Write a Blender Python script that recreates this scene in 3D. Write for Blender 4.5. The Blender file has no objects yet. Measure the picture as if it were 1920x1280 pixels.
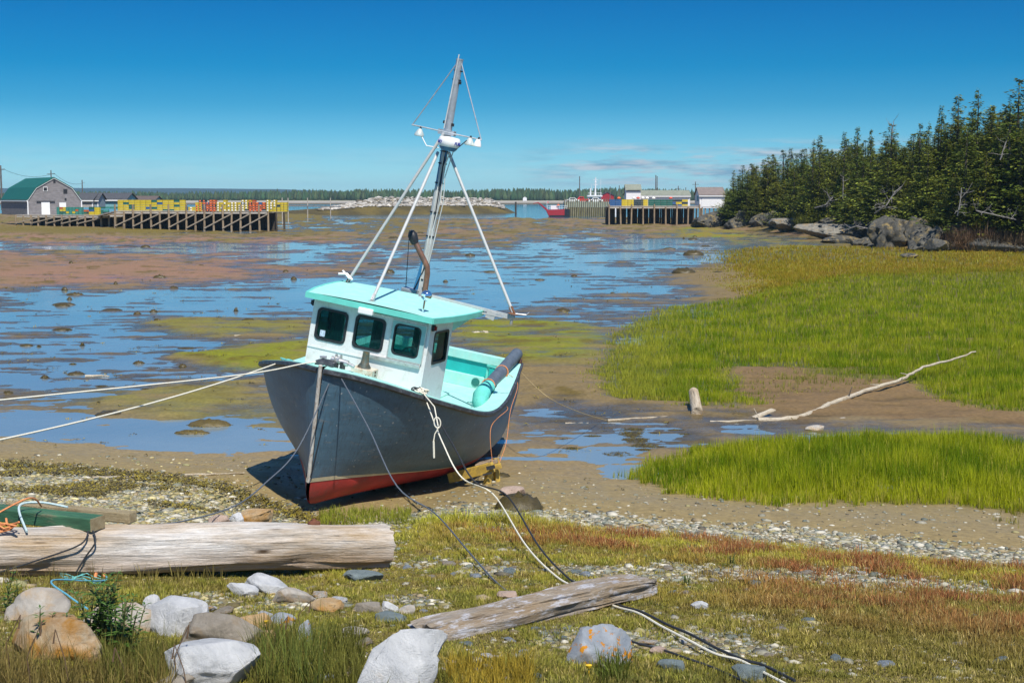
import bpy, bmesh, math, random
import numpy as np
from mathutils import Vector, Matrix, noise as mnoise
C=bpy.context; S=C.scene; COL=S.collection
rng=np.random.default_rng(7); random.seed(7)
R=math.radians
# ------------------------------------------------------------------ survey helpers
FPX=2667.0; CH=5.2; HOR=372.0
PITCH=math.atan((640-HOR)/FPX)
def ray(px,py):
    ax=(px-960)/FPX; az=-(py-640)/FPX; c,s=math.cos(PITCH),math.sin(PITCH)
    return np.array([ax,c+az*s,-s+az*c])
def at(px,py,Y):
    r=ray(px,py); return Vector((r[0]*Y/r[1],Y,CH+r[2]*Y/r[1]))
def ss(a,b,x):
    t=np.clip((np.asarray(x,float)-a)/(b-a),0,1); return t*t*(3-2*t)
# numpy gradient noise
_p=rng.permutation(256); _p=np.concatenate([_p,_p,_p]); _ang=rng.uniform(0,2*np.pi,256); _gx=np.cos(_ang); _gy=np.sin(_ang)
def pn(x,y):
    xi=np.floor(x).astype(int); yi=np.floor(y).astype(int); xf=x-xi; yf=y-yi; xi&=255; yi&=255
    u=xf*xf*xf*(xf*(xf*6-15)+10); v=yf*yf*yf*(yf*(yf*6-15)+10)
    def g(ix,iy,dx,dy):
        h=_p[_p[ix]+iy]; return _gx[h]*dx+_gy[h]*dy
    a=g(xi,yi,xf,yf); b=g(xi+1,yi,xf-1,yf); c=g(xi,yi+1,xf,yf-1); d=g(xi+1,yi+1,xf-1,yf-1)
    return (a+u*(b-a)+v*((c+u*(d-c))-(a+u*(b-a))))*1.5
def fbm(x,y,sc,oct=4,off=0.0,gain=.5):
    x=np.asarray(x,float)/sc+off; y=np.asarray(y,float)/sc+off*1.7; s=0;a=1;n=0
    for i in range(oct):
        s=s+a*pn(x,y); n+=a; a*=gain; x=x*2.03+11.3; y=y*2.03+5.7
    return s/n
XB_Y=[140,147,152,170,212,250,268,280,300]; XB_X=[54,50,43,43.5,43,42,36,35,42]
def headland(X,Y):
    xb=np.interp(Y,XB_Y,XB_X)
    return ss(0,9,X-xb)*ss(146,154,Y)*(1-ss(286,305,Y))
def TOE(X): return np.clip(23.9-.40*X-1.15*np.exp(-((X+2.9)/1.5)**2),19.0,28.5)
def base(X,Y):
    X=np.asarray(X,float); Y=np.asarray(Y,float)
    toe=TOE(X); d=toe-Y
    z=-.12+np.where(d>0,.1*np.clip(d,0,15),-.33*ss(0,6,-d))
    z=z+.55*ss(-52,-80,X)*ss(190,240,Y)+.25*ss(9,16,X)*ss(30,60,Y)*(1-ss(90,130,Y))
    hl=headland(X,Y)
    z=z+2.2*hl+hl*.03*np.clip(X-45,0,60)
    z=z-2.2*ss(408,424,Y+12*ss(-10,-60,X)*0)*ss(-60,-30,X)*(1-ss(60,90,X))
    return z
def G(px,py,dz=0.0):
    r=ray(px,py); lo,hi=6.0,900.0
    Ys=np.geomspace(lo,hi,4000); P=r[None,:]*(Ys/r[1])[:,None]
    k=np.where(CH+P[:,2]-base(P[:,0],P[:,1])<0)[0]
    i=k[0] if len(k) else len(Ys)-1
    a,b=Ys[max(i-1,0)],Ys[i]
    for _ in range(30):
        m=.5*(a+b); q=r*(m/r[1])
        if CH+q[2]-float(base(q[0],q[1]))<0: b=m
        else: a=m
    q=r*(b/r[1]); return Vector((q[0],q[1],CH+q[2]+dz))
def W(poly): return np.array([G(x,y)[:2] for x,y in poly])
def sdist(poly,X,Y):
    """signed distance (m), positive inside"""
    sh=X.shape; X=X.ravel(); Y=Y.ravel(); d=np.full(X.shape,1e9); ins=np.zeros(X.shape,bool); n=len(poly)
    for i in range(n):
        ax,ay=poly[i]; bx,by=poly[(i+1)%n]; ex,ey=bx-ax,by-ay
        t=np.clip(((X-ax)*ex+(Y-ay)*ey)/(ex*ex+ey*ey+1e-9),0,1)
        d=np.minimum(d,np.hypot(X-ax-t*ex,Y-ay-t*ey))
        c=((ay>Y)!=(by>Y)); 
        with np.errstate(divide='ignore',invalid='ignore'): xi=(bx-ax)*(Y-ay)/(by-ay)+ax
        ins^=c&(X<xi)
    return np.where(ins,d,-d).reshape(sh)
# ------------------------------------------------------------------ object helpers
def tag(o,label=None,cat=None,group=None,kind=None):
    if label: o['label']=label
    if cat: o['category']=cat
    if group: o['group']=group
    if kind: o['kind']=kind
    return o
def thing(name,label,cat,loc=(0,0,0),rz=0,group=None):
    o=bpy.data.objects.new(name,None); COL.objects.link(o); o.location=loc; o.rotation_euler=(0,0,rz); o.empty_display_size=.2
    return tag(o,label,cat,group)
def obj(name,me,mat=None,parent=None,loc=None):
    o=bpy.data.objects.new(name,me); COL.objects.link(o)
    if mat is not None:
        for m in (mat if isinstance(mat,(list,tuple)) else [mat]):
            me.materials.append(m)
    if parent: o.parent=parent
    if loc is not None: o.location=loc
    return o
def mesh_np(name,V,F,col=None,smooth=False):
    V=np.asarray(V,np.float32); F=np.asarray(F,np.int32); me=bpy.data.meshes.new(name); k=F.shape[1]
    me.vertices.add(len(V)); me.vertices.foreach_set('co',V.ravel())
    me.loops.add(F.size); me.loops.foreach_set('vertex_index',F.ravel())
    me.polygons.add(len(F)); me.polygons.foreach_set('loop_start',np.arange(0,F.size,k,dtype=np.int32))
    if smooth: me.polygons.foreach_set('use_smooth',np.ones(len(F),bool))
    if col is not None:
        at_=me.color_attributes.new('Col','FLOAT_COLOR','POINT'); c=np.ones((len(V),4),np.float32); c[:,:3]=col
        at_.data.foreach_set('color',c.ravel())
    me.update(calc_edges=True); me.validate(); return me
class MB:
    def __init__(s): s.v=[]; s.f=[]; s.m=[]; s.mi=0
    def add(s,vs,fs):
        n=len(s.v); s.v+= [tuple(v) for v in vs]; s.f+=[tuple(i+n for i in f) for f in fs]; s.m+=[s.mi]*len(fs); return s
    def box(s,c,d,rot=None,taper=1.0):
        hx,hy,hz=d[0]/2,d[1]/2,d[2]/2; vs=[]
        for z in (-1,1):
            t=taper if z>0 else 1
            for x,y in ((-1,-1),(1,-1),(1,1),(-1,1)): vs.append(Vector((x*hx*t,y*hy*t,z*hz)))
        if rot is not None: vs=[rot@v for v in vs]
        return s.add([v+Vector(c) for v in vs],[(0,3,2,1),(4,5,6,7),(0,1,5,4),(1,2,6,5),(2,3,7,6),(3,0,4,7)])
    def bar(s,a,b,w,h=None,up=(0,0,1)):
        a=Vector(a); b=Vector(b); d=b-a; L=d.length; x=d/L; y=Vector(up).cross(x)
        if y.length<1e-4: y=Vector((1,0,0)).cross(x)
        y.normalize(); z=x.cross(y); return s.box((a+b)/2,(L,w,h or w),Matrix((x,y,z)).transposed())
    def tube(s,pts,r,n=8,cap=True):
        pts=[Vector(p) for p in pts]; m=len(pts); rs=r if isinstance(r,(list,tuple)) else [r]*m
        vs=[];fs=[]; prev=None
        for i,p in enumerate(pts):
            t=(pts[min(i+1,m-1)]-pts[max(i-1,0)]); t.normalize()
            if prev is None:
                y=t.cross(Vector((0,0,1))); 
                if y.length<.05: y=t.cross(Vector((1,0,0)))
            else: y=prev-t*prev.dot(t)
            y.normalize(); prev=y; z=t.cross(y)
            for k in range(n):
                a=2*math.pi*k/n; vs.append(p+(y*math.cos(a)+z*math.sin(a))*rs[i])
        for i in range(m-1):
            for k in range(n):
                k2=(k+1)%n; fs.append((i*n+k,i*n+k2,(i+1)*n+k2,(i+1)*n+k))
        if cap: fs+= [tuple(range(n))[::-1],tuple(range((m-1)*n,m*n))]
        return s.add(vs,fs)
    def lathe(s,prof,n=20,c=(0,0,0),ax=None):
        """prof: list of (r,z)"""
        vs=[];fs=[];c=Vector(c)
        for r,z in prof:
            for k in range(n):
                a=2*math.pi*k/n; v=Vector((r*math.cos(a),r*math.sin(a),z)); vs.append((ax@v if ax else v)+c)
        m=len(prof)
        for i in range(m-1):
            for k in range(n):
                k2=(k+1)%n; fs.append((i*n+k,i*n+k2,(i+1)*n+k2,(i+1)*n+k))
        fs+= [tuple(range(n))[::-1],tuple(range((m-1)*n,m*n))]
        return s.add(vs,fs)
    def prism(s,poly,ext):
        """poly: list of 3D points, ext: vector"""
        n=len(poly); a=[Vector(p) for p in poly]; b=[p+Vector(ext) for p in a]
        return s.add(a+b,[tuple(range(n))[::-1],tuple(range(n,2*n))]+[(i,(i+1)%n,n+(i+1)%n,n+i) for i in range(n)])
    def mesh(s,name,smooth=False,bevel=0,bseg=2):
        me=bpy.data.meshes.new(name); me.from_pydata([tuple(v) for v in s.v],[],s.f)
        me.polygons.foreach_set('material_index',s.m)
        bm=bmesh.new(); bm.from_mesh(me); bmesh.ops.recalc_face_normals(bm,faces=bm.faces)
        if bevel:
            es=[e for e in bm.edges if len(e.link_faces)==2 and e.calc_face_angle(0)>.5]
            bmesh.ops.bevel(bm,geom=es,offset=bevel,segments=bseg,affect='EDGES',profile=.5,clamp_overlap=True)
        if smooth:
            for f in bm.faces: f.smooth=True
            for e in bm.edges:
                if len(e.link_faces)==2 and e.calc_face_angle(0)>R(40): e.smooth=False
        bm.to_mesh(me); bm.free(); me.update(); return me
    def build(s,name,mat,parent=None,smooth=False,bevel=0,loc=None,bseg=2):
        return obj(name,s.mesh(name,smooth,bevel,bseg),mat,parent,loc)
def slab(name,outer,holes,th,frame):
    """flat wall with holes: 2D loops in the plane of frame (Matrix 4x4), thickness th along local z"""
    cu=bpy.data.curves.new('c','CURVE'); cu.dimensions='2D'; cu.fill_mode='BOTH'; cu.extrude=th/2
    for lp in [outer]+holes:
        sp=cu.splines.new('POLY'); sp.points.add(len(lp)-1)
        for i,(x,y) in enumerate(lp): sp.points[i].co=(x,y,0,1)
        sp.use_cyclic_u=True
    o=bpy.data.objects.new('c',cu); COL.objects.link(o); C.view_layer.update()
    me=bpy.data.meshes.new_from_object(o.evaluated_get(C.evaluated_depsgraph_get())); me.name=name; me.polygons.foreach_set('use_smooth',np.zeros(len(me.polygons),bool))
    bpy.data.objects.remove(o); bpy.data.curves.remove(cu)
    me.transform(frame); me.update(); me.materials.clear(); return me
def rrect(x0,y0,x1,y1,r,n=5,skew=0):
    P=[]
    for cx,cy,a0 in ((x1-r,y1-r,0),(x0+r,y1-r,90),(x0+r,y0+r,180),(x1-r,y0+r,270)):
        for i in range(n+1):
            a=R(a0+90*i/n); P.append((cx+r*math.cos(a),cy+r*math.sin(a)))
    return P
def text_mesh(txt,size,ext=.002,shear=.15):
    cu=bpy.data.curves.new('t','FONT'); cu.body=txt; cu.size=size; cu.extrude=ext; cu.shear=shear; cu.offset=size*.02; cu.align_x='CENTER'; cu.resolution_u=3
    o=bpy.data.objects.new('t',cu); COL.objects.link(o); C.view_layer.update()
    me=bpy.data.meshes.new_from_object(o.evaluated_get(C.evaluated_depsgraph_get()))
    bpy.data.objects.remove(o); bpy.data.curves.remove(cu); me.materials.clear(); return me
def copy_tree(o,parent=None):
    c=o.copy(); COL.objects.link(c)
    if parent: c.parent=parent
    for ch in o.children: copy_tree(ch,c)
    return c
# ------------------------------------------------------------------ materials
def newmat(name):
    m=bpy.data.materials.new(name); m.use_nodes=True; nt=m.node_tree; return m,nt,nt.nodes['Principled BSDF']
def nd(nt,t,**k):
    n=nt.nodes.new(t)
    for a,b in k.items():
        if a.startswith('i_'): 
            key=a[2:]; n.inputs[int(key) if key.isdigit() else key].default_value=b
        else: setattr(n,a,b)
    return n
def coords(nt,scale=(1,1,1),kind='Object'):
    tc=nd(nt,'ShaderNodeTexCoord'); mp=nd(nt,'ShaderNodeMapping'); mp.inputs['Scale'].default_value=scale
    nt.links.new(tc.outputs[kind],mp.inputs[0]); return mp.outputs[0]
def ntex(nt,vec,scale,detail=4,rough=.6,dist=0):
    n=nd(nt,'ShaderNodeTexNoise'); n.inputs['Scale'].default_value=scale; n.inputs['Detail'].default_value=detail; n.inputs['Roughness'].default_value=rough; n.inputs['Distortion'].default_value=dist
    nt.links.new(vec,n.inputs['Vector']); return n.outputs['Fac']
def ramp(nt,fac,stops,interp='LINEAR'):
    n=nd(nt,'ShaderNodeValToRGB'); cr=n.color_ramp; cr.interpolation=interp
    while len(cr.elements)<len(stops): cr.elements.new(.5)
    for e,(p,c) in zip(cr.elements,stops): e.position=p; e.color=(*c,1) if len(c)==3 else c
    nt.links.new(fac,n.inputs[0]); return n.outputs[0]
def mixc(nt,fac,a,b,bt='MIX'):
    n=nd(nt,'ShaderNodeMix',data_type='RGBA',blend_type=bt)
    for sock,v in ((n.inputs[0],fac),(n.inputs[6],a),(n.inputs[7],b)):
        if hasattr(v,'is_output'): nt.links.new(v,sock)
        else: sock.default_value=v if isinstance(v,(int,float)) else (*v,1)
    return n.outputs[2]
def bump(nt,bs,h,strength=.3,dist=.02):
    b=nd(nt,'ShaderNodeBump'); b.inputs['Strength'].default_value=strength; b.inputs['Distance'].default_value=dist
    nt.links.new(h,b.inputs['Height']); nt.links.new(b.outputs[0],bs.inputs['Normal'])
def mat(name,col,rough=.6,metal=0,var=.25,scale=3,stretch=(1,1,1),bmp=.15,bd=.01,dirt=None,dirt_amt=.5,dscale=2,kind='Object',spec=.5):
    """painted / plain surface with broken-up tone, optional dirt stains and bump"""
    m,nt,bs=newmat(name); v=coords(nt,stretch,kind); n1=ntex(nt,v,scale,5)
    lo=tuple(c*(1-var) for c in col); hi=tuple(min(1,c*(1+var*.7)) for c in col)
    c=ramp(nt,n1,[(.3,lo),(.7,hi)])
    if dirt:
        n2=ntex(nt,v,dscale,8,.7,.4); f=ramp(nt,n2,[(.62-.25*dirt_amt,(0,0,0)),(.75,(1,1,1))]); c=mixc(nt,f,c,dirt)
    nt.links.new(c,bs.inputs['Base Color']); bs.inputs['Roughness'].default_value=rough; bs.inputs['Metallic'].default_value=metal; bs.inputs['Specular IOR Level'].default_value=spec
    if bmp: bump(nt,bs,ntex(nt,v,scale*6,4),bmp,bd)
    return m
def vcol_mat(name,rough=.7,nscale=8,namt=.3,bmp=.3,bd=.02,trans=0,spec=.3,rough2=None):
    m,nt,bs=newmat(name); a=nd(nt,'ShaderNodeVertexColor',layer_name='Col'); v=coords(nt)
    f=ntex(nt,v,nscale,6,.65); g=ramp(nt,f,[(.25,(1-namt,)*3),(.75,(1+namt,)*3)])
    c=mixc(nt,1.0,a.outputs[0],g,'MULTIPLY'); nt.links.new(c,bs.inputs['Base Color'])
    bs.inputs['Roughness'].default_value=rough; bs.inputs['Specular IOR Level'].default_value=spec
    if bmp: bump(nt,bs,ntex(nt,v,nscale*2.5,6,.7),bmp,bd)
    if trans:
        out=nt.nodes['Material Output']; t=nd(nt,'ShaderNodeBsdfTranslucent'); nt.links.new(c,t.inputs[0]); mx=nd(nt,'ShaderNodeMixShader'); mx.inputs[0].default_value=trans
        nt.links.new(bs.outputs[0],mx.inputs[1]); nt.links.new(t.outputs[0],mx.inputs[2]); nt.links.new(mx.outputs[0],out.inputs[0])
    return m
# ------------------------------------------------------------------ camera, sun, sky
cd=bpy.data.cameras.new('camera'); cam=bpy.data.objects.new('camera',cd); COL.objects.link(cam)
cam.location=(0,0,CH); cam.rotation_euler=(math.pi/2-PITCH,0,0); cd.sensor_width=36; cd.lens=FPX/1920*36; cd.clip_end=40000; cd.clip_start=.5
S.camera=cam
SUN=Vector((.2,-.54,.84)).normalized()
sd=bpy.data.lights.new('sun','SUN'); sd.energy=4.9; sd.angle=R(.53); sd.color=(1,.93,.82); so=bpy.data.objects.new('sun',sd); COL.objects.link(so)
so.rotation_euler=SUN.to_track_quat('Z','Y').to_euler(); so.location=(0,-20,60)
w=bpy.data.worlds.new('World'); S.world=w; w.use_nodes=True; nt=w.node_tree; bg=nt.nodes['Background']
sky=nd(nt,'ShaderNodeTexSky',sky_type='NISHITA'); sky.sun_disc=False; sky.sun_elevation=math.asin(SUN.z); sky.sun_rotation=math.atan2(SUN.x,SUN.y)
sky.air_density=1.0; sky.dust_density=0.0; sky.ozone_density=2.2; sky.altitude=0
tc=nd(nt,'ShaderNodeTexCoord'); sx=nd(nt,'ShaderNodeSeparateXYZ'); nt.links.new(tc.outputs['Generated'],sx.inputs[0])
tint=ramp(nt,sx.outputs['Z'],[(0,(.26,.53,.84)),(.014,(.25,.52,.79)),(.04,(.14,.41,.66)),(.064,(.050,.30,.53)),(.09,(.009,.25,.475)),(.138,(.002,.20,.43)),(.22,(.12,.38,.62)),(.5,(.36,.62,.84)),(1,(.45,.68,.88))])
skt=mixc(nt,1.0,sky.outputs[0],tint,'MULTIPLY')
mp=nd(nt,'ShaderNodeMapping'); mp.inputs['Scale'].default_value=(9,9,75); nt.links.new(tc.outputs['Generated'],mp.inputs[0])
cn=ntex(nt,mp.outputs[0],1.6,5,.6); cf=ramp(nt,cn,[(.42,(0,0,0)),(.55,(1,1,1))])
band=ramp(nt,sx.outputs['Z'],[(.007,(0,0,0)),(.013,(1,1,1)),(.030,(.9,)*3),(.042,(0,0,0))])
side=ramp(nt,sx.outputs['X'],[(0.0,(.12,)*3),(.06,(1,)*3)])
f1=mixc(nt,1.0,cf,band,'MULTIPLY'); f2=mixc(nt,1.0,f1,side,'MULTIPLY'); f3=mixc(nt,1.0,f2,(.95,.95,.95),'MULTIPLY')
cc=ramp(nt,ntex(nt,mp.outputs[0],3.1,3),[(.38,(.20*6,.40*6,.56*6)),(.60,(.62*6,.66*6,.72*6))])
skyc=mixc(nt,f3,skt,cc)
nt.links.new(skyc,bg.inputs[0]); bg.inputs[1].default_value=.13
S.view_settings.view_transform='Standard'; S.view_settings.look='None'; S.view_settings.gamma=1; S.view_settings.exposure=.3
S.render.film_transparent=False
try:
    S.cycles.max_bounces=6; S.cycles.transparent_max_bounces=8; S.cycles.use_denoising=True
except Exception: pass
# ------------------------------------------------------------------ terrain
WZ=-.45
NU,NY=1000,900
u=np.linspace(-.62,.62,NU); sy=np.linspace(1300,30,NY)   # rows even on the ground as it recedes
Yr=5.4*FPX/sy; Yr=np.concatenate([[7.0,8.5,10.0],Yr[Yr>10.4]]); NY=len(Yr)
Xg=u[None,:]*Yr[:,None]; Yg=np.repeat(Yr[:,None],NU,1)
def warp(X,Y,a=1.0,sc=3.0): return X+a*fbm(X,Y,sc,3,3.1),Y+a*2.2*fbm(X,Y,sc,3,9.7)
def region(poly,X,Y,soft=.6,wa=.8,wsc=3.0):
    a,b=warp(X,Y,wa,wsc); return ss(-soft,soft,sdist(W(poly),a,b))
GR_NEAR=[(1185,895),(1225,874),(1290,856),(1400,838),(1500,829),(1640,824),(1800,826),(1935,830),(1980,960),(1920,962),(1780,948),(1640,945),(1540,945),(1440,945),(1330,935),(1240,915)]
GR_FAR=[(1112,700),(1172,612),(1245,578),(1400,558),(1500,528),(1620,510),(1980,502),(1980,775),(1850,772),(1760,752),(1700,720),(1560,712),(1480,690),(1380,690),(1370,700),(1400,748),(1450,765),(1210,757),(1145,748)]
TUFT=[(1430,705),(1560,690),(1640,700),(1700,720),(1600,735),(1480,740),(1420,760),(1350,765)]
def grassmask(X,Y):
    a=region(GR_NEAR,X,Y,.15,.25,1.2); b=region(GR_FAR,X,Y,.3,.5,2.0); return a,b
def mudheight(X,Y,full=True):
    z=base(X,Y); toe=TOE(X)
    flat=ss(0,6,Y-toe)*(1-headland(X,Y))
    # where the flats lie a touch lower they hold water
    lowz=np.zeros_like(z)
    for poly,amt,soft in LOW: lowz=np.maximum(lowz,amt*region(poly,X,Y,soft,1.5,6)) if amt>0 else lowz
    up=np.zeros_like(z)
    for poly,amt,soft in UP: up=np.maximum(up,amt*region(poly,X,Y,soft,1.2,5))
    n=fbm(X,Y*.6,7.5,5,1.3,.55)*.085*(1+Y/220.)+.03*fbm(X,Y,.9,4,4.2)*(1-ss(60,160,Y))+.05*fbm(X,Y*.5,24,3,8.8)
    n=n+.035*(1+Y/140.)*fbm(X*.33,Y,1.5,4,14.1,.6)*ss(30,45,Y)+.09*ss(90,200,Y)*fbm(X*.16,Y*.45,12,4,17.,.6)
    n=n+.105*(1+Y/150.)*fbm(X*.22,Y*.75,1.1,5,22.3,.66)*ss(30,50,Y)
    n=n+.09*fbm(X*.35,Y,.75,5,33.3,.62)*ss(24,30,Y)*(1-ss(45,70,Y))
    z=z+flat*(n+.05+.09*up-lowz*1.05)
    z=z+(1-flat)*.02*fbm(X,Y,.7,4,2.2)
    t=np.clip(((X+3.5)*1.9+(Y-24.3)*8.0)/(1.9**2+64),0,1); bd=np.hypot(X+3.5-1.9*t,Y-24.3-8*t)
    return np.where(bd<3.0,np.maximum(z-.26*(1-ss(.9,2.6,bd)),np.minimum(z,-.43)),z)
LOW=[([(-60,545),(300,520),(640,525),(900,470),(1100,425),(1440,470),(1400,530),(1170,560),(1130,640),(900,640),(600,575),(300,590),(-60,640)],.068,6),
 ([(-60,645),(250,610),(560,630),(500,660),(300,680),(160,740),(-60,720)],.072,2.5),
 ([(-60,790),(200,770),(480,790),(540,840),(480,880),(-60,885)],.095,1.2),([(-60,700),(260,690),(500,700),(540,860),(300,800),(-60,800)],.04,1.5),
 ([(960,790),(1020,745),(1120,760),(1240,790),(1300,815),(1180,850),(1000,880),(950,850)],.034,.5),
 ([(1340,775),(1440,790),(1460,812),(1330,800)],.045,.25),
 ([(-60,455),(600,455),(700,500),(420,505),(-60,500)],.05,8),
]
UP=[([(1120,404),(1330,404),(1340,432),(1120,432)],1.6,6),([(1360,690),(1480,690),(1700,715),(1760,752),(1980,790),(1640,792),(1500,790),(1420,768)],.35,.4),([(700,411),(1150,411),(1320,425),(1320,444),(900,450),(700,440)],.9,9),([(255,612),(330,598),(580,600),(600,628),(420,632),(300,625)],.8,1.0),([(290,668),(430,652),(590,640),(590,700),(430,690)],1.0,.7),
 ([(860,600),(1000,596),(1110,612),(1150,640),(1100,690),(960,690),(850,640)],.8,1.2),
 ([(170,745),(480,712),(520,750),(350,785),(200,765)],.75,.6),([(940,700),(1110,690),(1150,760),(1040,740),(960,770)],.9,.6),
 ([(-60,470),(200,470),(420,490),(470,520),(200,545),(-60,545)],.9,4),([(-60,432),(760,436),(700,452),(-60,456)],.8,8)]
Zg=mudheight(Xg,Yg)
ga,gb=grassmask(Xg,Yg)
# hollow the mud under the boat a little
pass
n1=fbm(Xg,Yg,2.2,5,5.5); n2=fbm(Xg,Yg,9,4,7.7); n3=fbm(Xg,Yg,.45,3,2.9)
def lay(c,f,col): f=np.clip(f,0,1)[...,None]; return c*(1-f)+np.array(col)*f
col=np.ones(Xg.shape+(3,))*np.array([.235,.175,.085])
toe=TOE(Xg); dd=toe-Yg
col=lay(col,ss(-.25,.35,n2)*.55,(.19,.155,.065))
flatm=ss(5,14,-dd)
col=lay(col,flatm,(.185,.135,.06)); 
mauve=region([(-60,440),(620,448),(700,470),(600,520),(420,530),(-60,548)],Xg,Yg,8,4,14)
col=lay(col,mauve*(.75+.6*n2),(.265,.145,.10))
far=ss(95,170,Yg); col=lay(col,far*ss(-.05,.25,n2+.4*n1),(.17,.135,.035)); col=lay(col,far*ss(.12,.3,n1)*.8,(.10,.075,.016))
col=lay(col,far*ss(.0,.3,-n2)*.5,(.25,.15,.11))
hi=Zg-WZ
alg=0*Xg
for poly,amt in (([(255,612),(330,598),(580,600),(600,628),(420,632),(300,625)],.6),([(290,668),(430,652),(590,640),(590,700),(430,690)],1),([(850,590),(1000,596),(1110,612),(1160,640),(1090,682),(960,680),(850,640)],1.),([(130,740),(480,712),(520,800),(350,795),(180,770)],.45)):
    alg=np.maximum(alg,amt*region(poly,Xg,Yg,1.2,1.2,4))
col=lay(col,alg*ss(-.3,.25,n1+.3),(.17,.18,.012)); col=lay(col,alg*ss(.1,.35,n1)*.8,(.11,.085,.012))
# brown weed lying over the flats in clots
weed=ss(.16,.34,fbm(Xg,Yg,3.1,5,15.5,.6))*flatm*(1-ss(0,.3,ga+gb)); col=lay(col,weed*.8,(.105,.075,.012))
olive=region([(1290,425),(1500,450),(1650,470),(1980,475),(1980,500),(1600,500),(1440,545),(1390,480),(1250,440)],Xg,Yg,3,3,10)
col=lay(col,olive,(.21,.165,.02)); col=lay(col,olive*ss(0,.3,n1),(.17,.20,.02))
shoreg=region([(520,392),(760,400),(780,432),(520,440),(-60,436),(-60,424),(300,430),(515,436)],Xg,Yg,8,6,20); col=lay(col,shoreg,(.15,.115,.025))
soil=np.maximum(ga,gb); col=lay(col,soil,(.11,.10,.025))
bare=region([(1360,690),(1480,690),(1700,715),(1760,752),(1980,790),(1980,800),(1640,792),(1500,795),(1400,770)],Xg,Yg,.4,.6,2); col=lay(col,bare*(1-soil),(.175,.115,.052))
darkm=region([(1040,745),(1250,770),(1470,775),(1560,790),(1480,805),(1260,840),(1160,840),(1000,800)],Xg,Yg,.5,.8,2); col=lay(col,darkm*(1-soil)*.8*ss(-.3,.2,n1),(.10,.075,.03))
# the shore: grey mud, shingle, turf
graymud=ss(-5.5,-3.5,dd)*(1-ss(-.3,.3,dd)); col=lay(col,graymud*.8,(.25,.19,.085))
leftg=ss(-1.0,-4,Xg)
shing=ss(-.6,.1,dd+.5*n1)*(1-ss(1.2,2.4,dd+.9*n2-.3*leftg*3)); col=lay(col,np.maximum(shing*.75,leftg*ss(-.8,.2,dd)*(1-ss(5.5,7.0,dd))*.8),(.36,.33,.20))
turf=ss(1.0,2.3,dd+.9*n2-4.2*leftg)
col=lay(col,turf*.9,(.13,.105,.04)); col=lay(col,turf*ss(.0,.4,n1)*.7,(.24,.21,.12))
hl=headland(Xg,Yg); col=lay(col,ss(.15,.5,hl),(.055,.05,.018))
bar=ss(.14,.02,hi)*ss(32,50,Yg)*(1-soil)*flatm; col=lay(col,bar*ss(-.2,.2,n1+.6*n3)*.75,(.15,.105,.022)); wetd=ss(.10,.0,hi)*flatm; col=col*(1-.45*wetd[...,None])
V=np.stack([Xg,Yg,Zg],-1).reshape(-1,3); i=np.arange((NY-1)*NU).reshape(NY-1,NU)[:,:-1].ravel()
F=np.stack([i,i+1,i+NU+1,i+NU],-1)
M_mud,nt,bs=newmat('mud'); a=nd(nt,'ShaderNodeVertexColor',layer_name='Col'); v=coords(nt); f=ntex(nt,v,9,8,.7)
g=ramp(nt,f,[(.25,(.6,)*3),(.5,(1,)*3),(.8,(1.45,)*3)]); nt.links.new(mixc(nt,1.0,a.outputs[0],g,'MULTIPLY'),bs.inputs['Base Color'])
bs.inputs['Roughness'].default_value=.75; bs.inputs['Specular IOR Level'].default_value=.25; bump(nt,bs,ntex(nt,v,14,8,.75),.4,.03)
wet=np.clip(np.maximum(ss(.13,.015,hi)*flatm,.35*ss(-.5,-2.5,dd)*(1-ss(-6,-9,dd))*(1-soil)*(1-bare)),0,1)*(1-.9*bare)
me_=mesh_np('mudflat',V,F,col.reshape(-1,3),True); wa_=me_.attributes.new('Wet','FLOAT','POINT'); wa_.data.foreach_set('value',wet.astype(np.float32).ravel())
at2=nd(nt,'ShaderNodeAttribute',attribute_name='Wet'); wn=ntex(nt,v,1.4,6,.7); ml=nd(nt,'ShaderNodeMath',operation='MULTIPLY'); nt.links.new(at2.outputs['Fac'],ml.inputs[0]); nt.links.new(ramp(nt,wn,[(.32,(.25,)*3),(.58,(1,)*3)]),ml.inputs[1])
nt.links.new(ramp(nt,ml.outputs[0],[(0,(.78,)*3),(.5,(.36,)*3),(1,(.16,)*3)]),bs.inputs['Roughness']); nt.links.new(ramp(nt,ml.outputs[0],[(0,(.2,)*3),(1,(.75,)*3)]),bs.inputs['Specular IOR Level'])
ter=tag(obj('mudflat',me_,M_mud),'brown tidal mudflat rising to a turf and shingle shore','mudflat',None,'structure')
# deep ground beyond the mesh and seabed under everything
MB().box((0,2000,-3.6),(16000,16000,.6)).build('seabed',mat('seabed',(.03,.06,.07),.9))
tag(bpy.data.objects['seabed'],'dark seabed under the bay','seabed',None,'structure')
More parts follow.
